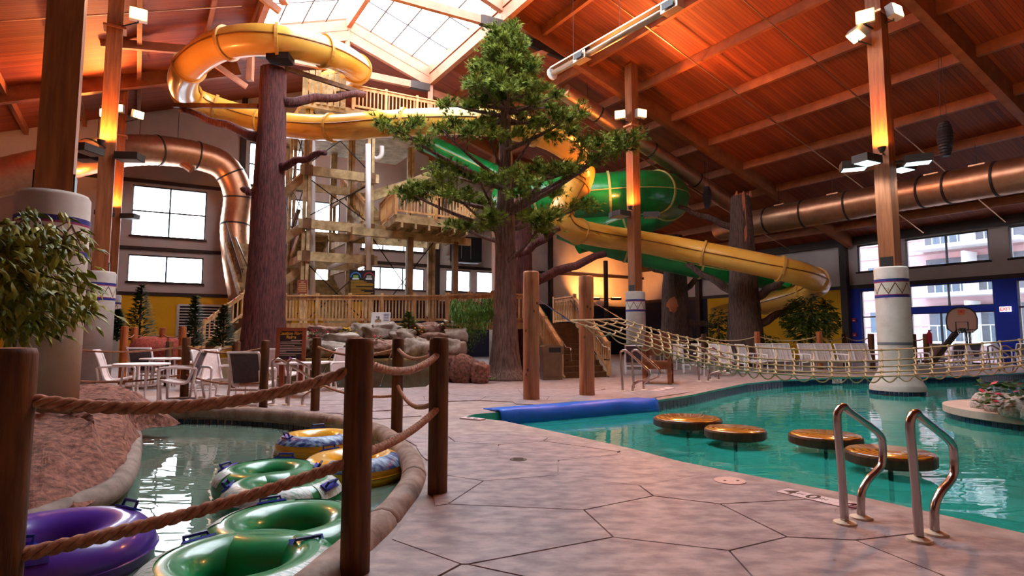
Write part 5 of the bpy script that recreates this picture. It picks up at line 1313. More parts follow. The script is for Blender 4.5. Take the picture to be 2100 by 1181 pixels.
for src, px, py, rz, lab in ((chd, 300, 792, 185, 'dark backed patio chair behind the round table'), (chd, 366, 822, -75, 'dark backed patio chair turned beside the chair post'), (ch0, 440, 818, 60, 'white patio chair right of the chair post'), (ch0, 405, 800, -60, 'white patio chair seen edge on behind the chair post'), (ch0, 585, 800, 150, 'white patio chair half hidden by the river post'), (ch0, 680, 800, -30, 'white patio chair behind the rules sign')):
    g = gp(px, py); copy_tree(src, (g.x, g.y, 0), R(rz), lab)
def make_table(name, label, r, h=.72, square=False):
    t = thing(name, label, 'table', (0, 0, 0), 0, 'white patio tables', local=True)
    if square: MB().box((0, 0, h), (r * 2, r * 2, .035)).build('tabletop', M_pf, t)
    else: MB().lathe([(r - .02, h - .02), (r, h - .01), (r, h + .01), (r - .02, h + .02)], 32).build('tabletop', M_pf, t)
    for k in range(4):
        a = R(45 + 90 * k); MB().tube([(r * .72 * math.cos(a), r * .72 * math.sin(a), 0), (r * .62 * math.cos(a), r * .62 * math.sin(a), h - .02)], .022, 6).build('leg', M_pf, t)
    MB().tube([(.5 * r * math.cos(a), .5 * r * math.sin(a), .3) for a in [2 * math.pi * i / 16 for i in range(16)]], .012, 5, closed=True).build('brace_ring', M_pf, t)
    return t
tb = make_table('patio_table', 'round white patio table among the left chairs', .5); g = gp(287, 822); tb.location = (g.x, g.y, 0)
t2_ = copy_tree(tb, (*gp(330, 795)[:2], 0), 0.3, 'round white patio table behind the dark backed chair'); t3_ = make_table('patio_table', 'square white patio table beside the rules sign', .42, .7, True); g = gp(620, 812); t3_.location = (g.x, g.y, 0)
# right side love seats and chairs
def make_loveseat(label):
    t = thing('love_seat', label, 'love seat', (0, 0, 0), 0, 'striped love seats on the far deck', local=True)
    for s, nm in ((-1, 'l'), (1, 'r')):
        x0 = s * .33
        prof = [(-.3, .42), (-.1, .38), (.15, .36), (.24, .44), (.34, .75), (.44, 1.02)]
        P = smooth_path([(0, y, z) for y, z in prof], 4); vs = []
        for q in P: vs += [(x0 - .3, q.y, q.z), (x0 + .3, q.y, q.z)]
        h = len(P) // 2 + 1
        for (pp, pn) in ((P[:h], 'seat'), (P[h - 1:], 'backrest')):
            vs = []; n = len(pp)
            for q in pp: vs += [(x0 - .3, q.y, q.z), (x0 + .3, q.y, q.z)]
            b = len(vs); vs += [(v[0], v[1] + .015, v[2] - .015) for v in vs]
            fs = [(2 * i, 2 * i + 1, 2 * i + 3, 2 * i + 2) for i in range(n - 1)] + [(b + 2 * i + 2, b + 2 * i + 3, b + 2 * i + 1, b + 2 * i) for i in range(n - 1)]
            MB().add(vs, fs).build(pn, M_sling2, t, smooth=True)
    for x in (-.66, 0, .66):
        MB().tube([(x, q.y, q.z) for q in P], .022, 6).build('side_rail', M_pf, t, smooth=True)
        MB().tube([(x, -.3, .42), (x, -.3, .02)], .022, 6).build('leg', M_pf, t); MB().tube([(x, .3, .5), (x, .42, .02)], .022, 6).build('leg', M_pf, t)
        if x: MB().tube([(x, .34, .66), (x, -.3, .64), (x, -.32, .4)], .024, 6).build('armrest', M_pf, t, smooth=True)
    for z, y in ((.42, -.3), (1.02, .44), (.1, -.3)): MB().tube([(-.66, y, z), (.66, y, z)], .02, 6).build('cross_bar', M_pf, t)
    return t
M_sling2 = mat('striped_sling', '#b3a198', '#e2d6d0', 26, (3, .04, .04), rough=.7, contrast=(.45, .55))
ls = make_loveseat('striped love seat nearest the brown trunk'); g = gp(1600, 764); ls.location = (g.x, g.y, 0); ls.rotation_euler = (0, 0, R(8))
for px, py, rz, lab in ((1688, 764, 8, 'middle one of three striped love seats'), (1765, 764, 8, 'striped love seat just left of the pool column')):
    g = gp(px, py); copy_tree(ls, (g.x, g.y, 0), R(rz), lab)
for k, (src, px, py, rz, lab) in enumerate(((ch0, 1502, 766, 20, 'white patio chair at the left end of the far row'), (ch0, 1470, 758, -25, 'white patio chair beside the love seats facing left'), (ch0, 1540, 762, 100, 'white patio chair turned sideways by the trunk'), (chd, 1420, 765, 160, 'dark backed chair behind the lifeguard chair'), (chd, 1300, 768, 170, 'dark backed chair left of the lifeguard chair'), (ch0, 1395, 758, 10, 'white chair beyond the net near the column'), (ch0, 1445, 752, 30, 'white chair farthest under the net'),
      (ch0, 1882, 760, 25, 'white chair right of the pool column'), (ch0, 1925, 756, -20, 'white chair before the glass door'), (chd, 1955, 752, 185, 'dark backed chair under the basketball board'), (chd, 1988, 750, 175, 'dark backed chair right of the basketball pole'), (ch0, 2010, 752, 60, 'white chair under the basketball net'), (chd, 2040, 748, -70, 'dark chair seen sideways below the exit sign'), (ch0, 2065, 750, 30, 'white chair near the right edge'), (chd, 2090, 750, 170, 'dark backed chair at the right edge'), (ch0, 1860, 750, -40, 'white chair behind the pool column'))):
    g = gp(px, py); copy_tree(src, (g.x, g.y, 0), R(rz), lab, 'patio chairs on the far deck')
for px, py, lab in ((1455, 770, 'low white table beyond the steel rails'), (1970, 756, 'small table among the chairs by the door'), (1345, 765, 'white table behind the lifeguard chair')):
    g = gp(px, py); copy_tree(tb, (g.x, g.y, 0), 0, lab)
# wooden lifeguard chair
lg = thing('lifeguard_chair', 'heavy brown wooden chair on the deck behind the steel rails', 'chair', (*gp(1350, 786)[:2], 0), R(-20), local=True)
M_lg = mat('lifeguard_timber', '#6a3618', '#8a4e26', 4, rough=.6)
for x, y, h in ((-.33, -.3, .95), (.33, -.3, .95), (-.33, .32, 1.35), (.33, .32, 1.35)): MB().box((x, y, h / 2), (.1, .1, h)).build('leg', M_lg, lg)
MB().box((0, 0, .58), (.76, .72, .06)).build('seat', M_lg, lg); MB().box((0, .32, 1.05), (.72, .05, .6)).build('backrest', M_lg, lg)
for x in (-.33, .33): MB().box((x, 0, .95), (.12, .75, .05)).build('armrest', M_lg, lg); MB().box((x, 0, .3), (.05, .6, .08)).build('stretcher', M_lg, lg)
MB().box((0, -.3, .48), (.66, .05, .16)).build('apron', M_lg, lg)
rb = MB().blob((*gp(1318, 760)[:2], .55), (.3, .25, .4), 3, .3).build('red_bag', mat('red_cloth', '#a81420', rough=.8), None); tag(rb, 'red bag on a chair beside the lifeguard chair', 'bag'); rb.location.z = -.05
# litter bin
bn = thing('litter_bin', 'brown litter bin with a dark slot beside the stairs', 'litter bin', (*gp(1130, 778)[:2], 0), R(8), local=True)
M_bin = mat('brown_bin_plastic', '#6e5238', '#7c5e42', 6, rough=.55)
MB().prism([(-.29, -.27), (.29, -.27), (.29, .27), (-.29, .27)], 0, .78).build('body', M_bin, bn)
arc = [(-.31, .76)] + [(-.31 + .62 * i / 10, .98 + .07 * math.sin(math.pi * i / 10)) for i in range(11)] + [(.31, .76)]
MB().add([(x, -.29, z) for x, z in arc] + [(x, .29, z) for x, z in arc], [tuple(range(len(arc)))[::-1], tuple(range(len(arc), 2 * len(arc)))] + [(i, (i + 1) % len(arc), len(arc) + (i + 1) % len(arc), len(arc) + i) for i in range(len(arc))]).build('hood', M_bin, bn)
MB().box((.06, -.292, .88), (.36, .02, .14)).build('slot', M_black, bn); MB().box((0, -.275, .4), (.48, .02, .6)).build('front_panel', M_bin, bn)
for x in (-.18, .18): MB().box((x, -.284, .4), (.012, .012, .58)).build('panel_groove', M_timd, bn)

# ================================================================== BOULDER WALL AND PLANTS
lw = thing('planter_wall', 'low stained concrete wall under the boulders', 'wall', (-4.5, 16.2, 0))
MB().bar(Vector((-8.4, 15.2, .3)), Vector((-6.3, 16.28, .3)), .25, .8).build('wall_section', mat('stained_wall', '#8a6a42', '#a89a80', 2, rough=.8, bump=.2), lw)
MB().bar(Vector((-6.4, 16.3, .1)), Vector((-2.2, 16.3, .1)), .25, 1.1).build('wall_section', MATS['stained_wall'], lw)
MB().bar(Vector((-6.4, 16.22, .63)), Vector((-2.2, 16.22, .63)), .5, .06).build('cap', mat('ochre_cap', '#9a7a3c', '#b0925a', 3, rough=.8), lw)
rocks = [(668, 683, 17.6, 68, 22, 'pale flat boulder near the rules sign'), (742, 678, 18.4, 50, 24, 'boulder behind the pale flat one'), (785, 682, 17.6, 68, 30, 'dark cracked boulder under the white sign'), (878, 678, 17.8, 62, 26, 'rounded boulder right of the small conifer'), (828, 692, 17.2, 48, 26, 'grey boulder below the small conifer'), (700, 697, 17.0, 60, 22, 'grey boulder under the yellow flowers'), (890, 694, 17.2, 62, 18, 'long flat boulder near the willow'), (935, 690, 17.4, 44, 26, 'boulder touching the willow'), (680, 716, 16.7, 64, 26, 'brown boulder at the lower left of the rock wall'), (760, 715, 16.6, 90, 30, 'broad grey boulder behind the cracked post'), (850, 714, 16.6, 58, 30, 'brown boulder between the two rope posts'), (928, 716, 16.8, 44, 30, 'grey boulder at the right end of the wall'), (722, 702, 17.3, 50, 20, 'small boulder in the middle of the rock wall'), (612, 700, 16.6, 36, 40, 'pale round boulder behind the rules sign'), (668, 702, 16.9, 34, 16, 'small brown stone by the red flowers')]
for k, (px, py, Y, w, h, lab) in enumerate(rocks):
    c = at(px, py, Y); s = Y / FPX
    o = MB().blob((0, 0, 0), (w * s * 1.12, max(.5, w * s * .8), h * s * 1.25), k * 1.9 + 1, .42, 2.0, 24, 14, power=.72).build('boulder', M_rockg if k % 3 else M_rock, None, smooth=True); o.location = c
    tag(o, lab, 'boulder', 'boulders of the rock wall')
for k, (px, py, Y, w, h, lab) in enumerate(((952, 758, 16.2, 42, 44, 'dark red brown rock under the willow'), (985, 765, 16.0, 34, 34, 'dark red brown rock left of the pine trunk'), (918, 757, 16.5, 34, 38, 'dark rock at the end of the low wall'))):
    c = at(px, py, Y); s = Y / FPX; o = MB().blob((0, 0, 0), (w * s * 1.2, w * s * 1.1, h * s * 1.5), k * 2.3 + 7, .3, 1.5, 20, 12, power=.75).build('boulder', M_rk, None, smooth=True); o.location = c; tag(o, lab, 'boulder', 'dark rocks by the pine')
# rock fill behind boulders
fillr = MB().blob((-4.6, 18.4, .35), (6.4, 2.6, 2.2), 5, .15, nu=24, nv=10).build('soil_bank', mat('soil', '#3a2a1e', '#5a4430', 4, rough=.9), None); tag(fillr, 'dark soil bank between boulders and boardwalk', 'soil', kind='stuff')
# hanging willow
wl = thing('willow_plant', 'bright green weeping willow plant hanging beside the pine trunk', 'plant', at(960, 700, 17.6)); r_ = random.Random(9)
wc = at(965, 628, 17.8)
for grp in range(6):
    mb = MB()
    for k in range(34):
        p = at(r_.uniform(925, 1012), r_.uniform(612, 645), r_.uniform(17.3, 18.2)); L = r_.uniform(.5, 1.25) * (1.15 - abs(p.x - wc.x)) if abs(p.x - wc.x) < 1 else .4
        pts = [p + Vector((.03 * math.sin(3 * f + k), 0, .12 * math.sin(f * 3.1) - L * f * f)) for f in (0, .2, .4, .6, .8, 1)]
        for a, b in zip(pts, pts[1:]):
            for q in range(4):
                c = a + (b - a) * q / 4; an = r_.uniform(0, 6.28); d = Vector((math.cos(an) * .5, math.sin(an) * .5, -.8)) * .13; s = Vector((-d.y, d.x, 0)).normalized() * .014
                mb.add([c, c + d * .5 + s, c + d, c + d * .5 - s], [(0, 1, 2, 3)])
    mb.build('hanging_fronds', mat('willow_leaf', '#3f7a1e', '#7ab040', 5, rough=.5), wl)
MB().tube([at(968, 700, 17.9), at(966, 640, 17.9)], .05, 6).build('stem', M_bark2, wl)
def conifer(px, py, Y, h, w, label, m=M_leaf2, sparse=1.0, zb=None):
    b = at(px, py, Y); t = thing('small_conifer', label, 'plant', b, group='small conifers'); r2 = random.Random(int(px)); mb = MB()
    MB().tube([b, b + Vector((0, 0, h * .95))], .03, 6).build('stem', M_bark2, t)
    n = int(900 * sparse)
    for k in range(n):
        f = r2.random() ** 1.3; a = r2.uniform(0, 6.28); rr = w * .5 * (1 - f) ** .8 * r2.uniform(.4, 1.05) + .02; c = b + Vector((math.cos(a) * rr, math.sin(a) * rr, .05 + h * f)); d = Vector((math.cos(a), math.sin(a), r2.uniform(-.1, .5))) * .13; s = Vector((-d.y, d.x, .03)).normalized() * .035
        mb.add([c - d * .4, c + s, c + d, c - s], [(0, 1, 2, 3)])
    mb.build('foliage', m, t); return t
conifer(285, 700, 18.5, 1.75, .95, 'small spruce before the yellow wall'); conifer(397, 712, 17.5, 1.5, .5, 'slim dark cypress before the louvre'); conifer(457, 712, 18.0, 1.25, .75, 'bushy dark cypress beside the red trunk'); conifer(838, 684, 17.4, .6, .6, 'small round conifer among the boulders', M_leaf, .35); conifer(240, 700, 19, 1.0, .5, 'small shrub beside the slim column')
bs_ = MB()
o = MB().blob(at(325, 722, 17.2), (1.7, 1.1, .9), 3, .25, nu=20, nv=12).build('red_bush', mat('red_leaf_bush', '#7a2a1c', '#b85040', 14, rough=.8, bump=1), None, smooth=True); tag(o, 'low red bush behind the rope fence', 'plant')
def flowers(px, py, Y, n, m, label, sz=.07, spread=.35):
    b = at(px, py, Y); t = thing('flower_clump', label, 'flowers', b, group='flowers among the boulders'); r2 = random.Random(int(px + py)); mb = MB(); ml = MB()
    for k in range(n):
        p = b + Vector((r2.gauss(0, spread * .5), r2.gauss(0, .1), r2.uniform(0, spread * .5))); MB
        mb.blob(p, (sz, sz, sz * .7), k, .2, nu=6, nv=4)
        for j in range(5):
            a = r2.uniform(0, 6.28); d = Vector((math.cos(a), math.sin(a), .3)) * .12; s = Vector((-d.y, d.x, 0)) * .35; q = p + Vector((r2.uniform(-.1, .1), .03, -.08)); ml.add([q, q + d * .5 + s, q + d, q + d * .5 - s], [(0, 1, 2, 3)])
    mb.build('blossoms', m, t); ml.build('leaves', M_leaf, t)
M_fy = mat('yellow_petal', '#e0a81c'); M_fw = mat('white_petal', '#e8e4d0'); M_fr = mat('crimson_petal', '#b01430')
flowers(715, 684, 17.2, 10, M_fy, 'yellow flowers between the boulders'); flowers(912, 668, 17.6, 14, M_fw, 'white flowers before the willow', .09); flowers(860, 684, 17.2, 8, mat('orange_petal', '#d87a28'), 'orange flowers right of the small conifer'); flowers(855, 697, 16.9, 5, M_fw, 'small white flowers low among the boulders', .06, .2); flowers(645, 690, 16.6, 9, M_fr, 'red flowers beside the rules sign', .07, .4); flowers(765, 697, 16.6, 6, M_fr, 'red flowers behind the cracked post', .07, .25)
flowers(998, 772, 16.0, 5, mat('pink_petal', '#c06a9a'), 'pink flowers at the foot of the pine', .05, .25); flowers(600, 742, 15.4, 6, M_fr, 'red flowers under the rules sign', .06, .4)
# leafy tree by the yellow wall and shrubs
def leafy_tree(base, h, crown, n, label, m, leaf=.16, name='potted_tree', sing=0):
    t = thing(name, label, 'tree', base); b = Vector(base); r2 = random.Random(n)
    MB().tube([b, b + Vector((.03, 0, h * .4)), b + Vector((0, 0, h * .75))], [.07, .05, .03], 7).build('stem', M_bark2, t)
    proto = MB().add([(0, 0, 0), (leaf * .5, leaf * .22, .02), (leaf, 0, -.02), (leaf * .5, -leaf * .22, .02)], [(0, 1, 2, 3)]).build('leaf', m, t); mb = MB()
    for k in range(n):
        a = r2.uniform(0, 6.28); v = Vector((r2.gauss(0, 1), r2.gauss(0, 1), r2.gauss(0, 1))).normalized() * (r2.random() ** .4)
        c = b + Vector((v.x * crown[0], v.y * crown[1], h - crown[2] + v.z * crown[2]))
        Mx = Matrix.Translation(c - b) @ Matrix.Rotation(math.atan2(v.y, v.x) + r2.uniform(-.8, .8), 4, 'Z') @ Matrix.Rotation(r2.uniform(-.4, .9), 4, 'Y') @ Matrix.Rotation(r2.uniform(-.7, .7), 4, 'X')
        if k == 0: proto.matrix_parent_inverse = Matrix(); proto.matrix_basis = Mx
        elif k < sing: inst(proto, 'leaf', t, Mx)
        else:
            Mw = Matrix.Translation(b) @ Mx; mb.add([Mw @ Vector(q) for q in ((0, 0, 0), (leaf * .5, leaf * .22, .02), (leaf, 0, -.02), (leaf * .5, -leaf * .22, .02))], [(0, 1, 2, 3)])
    if mb.v: o = mb.build('foliage', m, t); o['kind'] = 'stuff'
    return t
g = at(1663, 705, 24.5); leafy_tree((g.x, g.y, 0), 3.05, (1.15, .9, 1.05), 1700, 'round leafy tree before the yellow wall', mat('tree_leaf', '#1e3810', '#5c7a1c', 9, rough=.5), .22)
g = at(1505, 700, 25); leafy_tree((g.x - .3, g.y + 1, 0), 2.6, (.4, .4, 1.1), 260, 'narrow leafy shrub left of the brown trunk', M_leaf2, .2, 'shrub')
g = at(1575, 700, 25); leafy_tree((g.x, g.y, 0), 1.4, (.5, .4, .5), 200, 'low shrub right of the brown trunk', M_leaf2, .2, 'shrub')
# far rope fence on the right
fr = [(1373, 24, 'far log post under the bare patched trunk'), (1443, 24, 'far log post left of the brown trunk'), (1553, 22.6, 'orange log post before the brown trunk'), (1680, 22.8, 'orange log post before the leafy tree'), (1732, 24.5, 'dark log post by the wall corner'), (1786, 23, 'dark log post just left of the pool column'), (1862, 23.5, 'dark log post just right of the pool column'), (1873, 25, 'dark log post before the glass door'), (1899, 23.5, 'log post carrying a red extinguisher')]
fps = []
for k, (px, Y, lab) in enumerate(fr):
    p = at(px, 692, Y); log_post(p.x, p.y, 1.48 if k in (2, 3) else 1.4, .11, lab, MATS['orange_log'] if k in (2, 3) else M_log, 'far rope posts on the right'); fps.append(p)
for i, j, lab in ((0, 1, 'rope under the bare patched trunk'), (1, 2, 'rope left of the orange far post'), (2, 3, 'rope between the two orange far posts'), (3, 4, 'rope from the leafy tree to the corner'), (4, 5, 'rope from the corner to the pool column'), (6, 8, 'rope before the glass door')):
    rope(lab, V(fps[i], 1.3), V(fps[j], 1.3), .18, .022, strands=1, m=M_rope2, group='far ropes on the right')
ex = thing('fire_extinguisher', 'red fire extinguisher on the far post', 'extinguisher', V(fps[8], 1.0) + Vector((0, -.2, 0))); MB().lathe([(.08, 0), (.09, .05), (.09, .4), (.04, .48), (.03, .52)], 14, ex.location).build('cylinder', M_fr, ex); MB().box(Vector(ex.location) + Vector((.03, 0, .54)), (.12, .03, .04)).build('valve', M_black, ex)

# ================================================================== SIGNS, HOOP, SMALL WALL THINGS
def board(name, label, cat, c, w, h, nrm, m, t=.03, frame=None):
    th = thing(name, label, cat, c); M = facing(c, nrm); M3 = M.to_3x3()
    MB().box(c, (w, h, t), M=M3).build('panel', m, th)
    if frame:
        for (x, y, a, b) in ((0, h / 2, w + .08, .08), (0, -h / 2, w + .08, .08), (-w / 2, 0, .08, h), (w / 2, 0, .08, h)): MB().box(Vector(c) + M3 @ Vector((x, y, .01)), (a, b, t + .03), M=M3).build('frame', frame, th)
    return th, M
def put(th, M, x, y, w, h, m, name='print_line', z=.0175): 
    MB().box(M @ Vector((x, y, z)), (w, h, .003), M=M.to_3x3()).build(name, m, th)
def word(th, M, s, x, y, size, m, align='CENTER', bold=0): text(s, size, M @ Matrix.Translation((x, y, .018)), m, th, extrude=.001, align=align, bold=bold)
M_sgn = mat('dark_brown_sign', '#24100e', rough=.5); M_sgy = mat('sign_yellow', '#d8a030'); M_sgw = mat('sign_cream', '#d8b8a8'); M_sgo = mat('sign_frame_timber', '#8a3c18', rough=.6)
c = at(597, 708, 13.2)
sg, M = board('rules_sign', 'brown river rules sign on two posts', 'sign', c, .58, .72, (.1, -1, .05), M_sgn, .03, M_sgo)
for x in (-.2, .22): p = M @ Vector((x, -.1, -.05)); MB().box((p.x, p.y, .62), (.1, .08, 1.3)).build('post', M_sgo, sg)
word(sg, M, 'Caution River', 0, .27, .1, M_sgy, bold=.003); word(sg, M, 'Rules', 0, .185, .1, M_sgy, bold=.003)
for k, (x0, x1) in enumerate(((-.0, .25), (-.24, .2), (-.24, .26), (-.24, .08), (-.24, .24), (-.24, .25), (-.24, .26), (-.24, -.1), (-.24, .25), (-.24, .12))): put(sg, M, (x0 + x1) / 2, .11 - .037 * k, x1 - x0, .012, M_sgw)
for x, y in ((-.2, .2), (.22, .2), (-.21, -.29), (.22, -.29)): MB().lathe([(.05, 0), (.01, .003)], 14, (0, 0, 0)).build('leaf_emblem', mat('sign_red', '#7a2018'), sg).matrix_basis = _PM[sg.name].inverted() @ (M @ Matrix.Translation((x, y, .016)) @ Matrix.Diagonal((1.2, .6, 1, 1)))
for o in list(sg.children):
    if o.name.startswith('leaf_emblem'): o.matrix_parent_inverse = _PM[sg.name]
MB().lathe([(.03, 0), (.01, .003)], 14, (0, 0, 0)).build('emblem', mat('sign_violet', '#b06ac0'), sg).matrix_basis = M @ Matrix.Translation((0, -.29, .016))
# tower sign with two arched emblems
c = at(743, 581, 21.2)
s2, M = board('slide_rules_sign', 'tall black slide rules sign with yellow text and two emblems', 'sign', c, .92, .98, (.1, -1, 0), mat('black_sign', '#14100e', rough=.5), .03)
for x, m1, m2 in ((-.24, mat('emblem_blue', '#2a7ac8'), mat('emblem_green', '#7a9a4a')), (.24, mat('emblem_red', '#a02838'), mat('emblem_grey', '#8a9088'))):
    mb = MB()
    for i in range(12):
        a0, a1 = math.pi * i / 12, math.pi * (i + 1) / 12
        mb.add([M @ Vector((x + r * math.cos(a), .22 + r * math.sin(a), .018)) for r, a in ((.16, a0), (.2, a0), (.2, a1), (.16, a1))], [(0, 1, 2, 3)])
    mb.build('emblem_arch', m1, s2)
    put(s2, M, x, .24, .18, .12, m2, 'emblem_picture'); put(s2, M, x, .165, .24, .055, mat('emblem_white', '#c8d4dc'), 'emblem_banner')
for k in range(13):
    w = (.48, .58, .8, .84, .82, .2, .8, .82, .38, .5, .82, .74, .2)[k]; put(s2, M, -.42 + w / 2, .09 - .043 * k, w, .02, mat('sign_gold', '#b88f28'))
MB().box((c.x, c.y + .06, ZP + .0), (.08, .06, 1.0)).build('post', M_sgo, s2)
c = at(620, 588, 20.6)
s3, M = board('tower_notice', 'small red brown notice on the tower post', 'sign', c, .36, .5, (.1, -1, 0), mat('red_brown_notice', '#8a4434', rough=.6), .025)
for k in range(6): put(s3, M, 0, .17 - .065 * k, (.1, .24, .26, .28, .3, .26)[k], .028, mat('notice_yellow', '#d8b070'))
c = at(781, 654, 17.9)
s4, M = board('white_notice', 'white notice board with a picture propped on the boulders', 'sign', c, .6, .42, (-.05, -1, .18), mat('white_board', '#e6e4e0', rough=.5), .02)
put(s4, M, -.08, -.07, .2, .08, mat('notice_tan', '#b08a68'), 'picture', .0115); put(s4, M, -.07, .03, .06, .1, mat('notice_grey', '#5a5a5e'), 'picture', .0115); put(s4, M, -.07, -.03, .14, .03, mat('notice_green', '#8a9a4a'), 'picture', .0115); put(s4, M, -.13, .06, .03, .05, MATS['notice_grey'], 'picture', .0115)
for k in range(5): put(s4, M, .17, .15 - .05 * k, .17, .018, mat('notice_ink', '#3a4670'), 'print_line', .0115)
# exit sign and alarms on the blue wall
def onwall(a, z, off=-.06): return AB(a, B1 + off, z)
wn = -Vector((AV.y, -AV.x, 0)) if Vector((AV.y, -AV.x, 0)).dot(BV) > 0 else Vector((AV.y, -AV.x, 0))
c = onwall(12.78, 2.52, -.08); xs, M = board('exit_sign', 'white exit sign with red letters on the blue wall', 'exit sign', c, .42, .24, wn, mat('exit_panel', (.9, .85, .85), emit=.6), .05)
text('EXIT', .19, M @ Matrix.Translation((0, 0, .027)), mat('exit_red', (.8, .02, .03), emit=1.0), xs, extrude=.001, bold=.004)
for z, lab in ((2.2, 'upper red alarm unit on the blue wall'), (1.4, 'lower red alarm unit on the blue wall')):
    c = onwall(19.35, z, -.08); al, M = board('fire_alarm', lab, 'alarm', c, .2, .2, wn, M_fr, .07); put(al, M, 0, -.03, .1, .05, M_white, 'lens', .037)
# louvre vent on the yellow wall
lv = thing('louvre_vent', 'white louvred vent on the yellow wall', 'vent', AB(A1 - .06, 2.9, 2))
wb_n = Vector((BV.y, -BV.x, 0)); wb_n = wb_n if wb_n.y < 0 else -wb_n
P = lambda u, z, t=-.08: AB(A1 + t, u, z)
MB().bar(P(1.75, 2.95), P(4.25, 2.95), .1, .1).build('frame', M_white, lv); MB().bar(P(1.75, 1.0), P(4.25, 1.0), .1, .1).build('frame', M_white, lv); MB().bar(P(1.75, 1.0), P(1.75, 2.95), .1, .1).build('frame', M_white, lv); MB().bar(P(4.25, 1.0), P(4.25, 2.95), .1, .1).build('frame', M_white, lv)
MB().bar(P(1.75, 1.98, -.035), P(4.25, 1.98, -.035), .01, 1.9).build('backing', M_black, lv)
for k in range(12): z = 1.12 + .15 * k; MB().bar(P(1.8, z, -.09), P(4.2, z, -.09), .07, .05).build('slat', M_white, lv)
# black speaker cabinet on the back wall
sp_ = thing('speaker_cabinet', 'large black speaker cabinet on the far wall', 'speaker', AB(A1 - .5, 17.8, 6.9)); MB().box(AB(A1 - .5, 17.8, 6.95), (1.95, .7, 1.6), BANG).build('cabinet', mat('cabinet_black', '#0c0c10', rough=.6), sp_)
for k in (-.5, .15): MB().bar(AB(A1 - .87, 17.8 + k, 6.3), AB(A1 - .87, 17.8 + k, 7.6), .03, .02).build('trim_strip', M_grey, sp_)
MB().bar(AB(A1 - .6, 17.0, 6.08), AB(A1 - .6, 18.6, 6.08), .5, .06).build('shelf_bracket', M_grey, sp_)
# basketball hoop
hp = at(1971, 657, 19.5); hb = thing('basketball_hoop', 'basketball backboard with orange print on a slanted pole', 'basketball hoop', (hp.x - 1.2, hp.y + .2, 0))
bw_, bh = 1.0, .95; nrm = Vector((-.35, -1, 0)).normalized(); M = facing(hp, nrm)
out = [(.92 * x, .92 * y) for x, y in [(-.46, -.3), (-.3, -.44), (.3, -.44), (.46, -.3), (.48, .05), (.42, .28), (.28, .42), (.1, .48), (-.1, .48), (-.28, .42), (-.42, .28), (-.48, .05)]]
vs = [M @ Vector((x, y, z)) for z in (0, .04) for x, y in out]; n = len(out)
MB().add(vs, [tuple(range(n))[::-1], tuple(range(n, 2 * n))] + [(i, (i + 1) % n, n + (i + 1) % n, n + i) for i in range(n)]).build('backboard', mat('dusty_pink_board', '#b88878', rough=.6), hb)
MB().tube([M @ Vector((x, y, .045)) for x, y in out], .02, 6, closed=True).build('rim_edge', M_black, hb)
for (a, b) in (((-.17, -.05), (.17, -.05)), ((-.17, -.05), (-.17, -.36)), ((.17, -.05), (.17, -.36)), ((-.17, -.36), (.17, -.36))): MB().bar(M @ Vector((*a, .045)), M @ Vector((*b, .045)), .025, .008).build('target_line', M_black, hb)
MB().box(M @ Vector((0, .3, .045)), (.2, .12, .006), M=M.to_3x3()).build('logo_plate', mat('orange_print', '#d8502c'), hb); MB().box(M @ Vector((0, .21, .045)), (.18, .03, .006), M=M.to_3x3()).build('logo_line', MATS['orange_print'], hb)
MB().lathe([(.025, 0), (.005, .004)], 12).build('logo_ball', MATS['marker_red'], hb).matrix_basis = M @ Matrix.Translation((0, .3, .049))
rc = M @ Vector((.0, -.32, .32)); MB().tube([rc + Vector((.23 * math.cos(a), .23 * math.sin(a), 0)) for a in [2 * math.pi * i / 24 for i in range(24)]], .012, 6, closed=True).build('ring', M_black, hb)
MB().bar(M @ Vector((0, -.32, .04)), M @ Vector((0, -.32, .12)), .16, .12).build('ring_bracket', M_black, hb)
for k in range(12):
    a = 2 * math.pi * k / 12; MB().tube([rc + Vector((.23 * math.cos(a), .23 * math.sin(a), 0)), rc + Vector((.13 * math.cos(a + .5), .13 * math.sin(a + .5), -.38))], .005, 4).build('net_cord', M_white, hb)
MB().bar(M @ Vector((0, -.2, -.06)), Vector((hp.x - 1.0, hp.y + .15, .35)), .12, .16).build('pole', M_dark, hb); MB().box((hp.x - 1.15, hp.y + .2, .15), (.9, .6, .3)).build('base', M_grey, hb)
# pool lamps under water : bright niche lights
for k, (px, py, lab) in enumerate(((1180, 853, 'round pool light under the blue mat'), (1908, 783, 'round pool light at the far pool wall'))):
    c = gp(px, py, WZ + .01); t = thing('pool_light', lab, 'lamp', (c.x, c.y, WZ - .02)); MB().lathe([(.09, 0), (.1, .03), (.05, .045)], 20, t.location).build('lens', mat('pool_light_glass', (1, .85, .55), emit=5), t); MB().lathe([(.12, -.01), (.12, .02)], 20, t.location, caps=False).build('rim', M_grey, t)

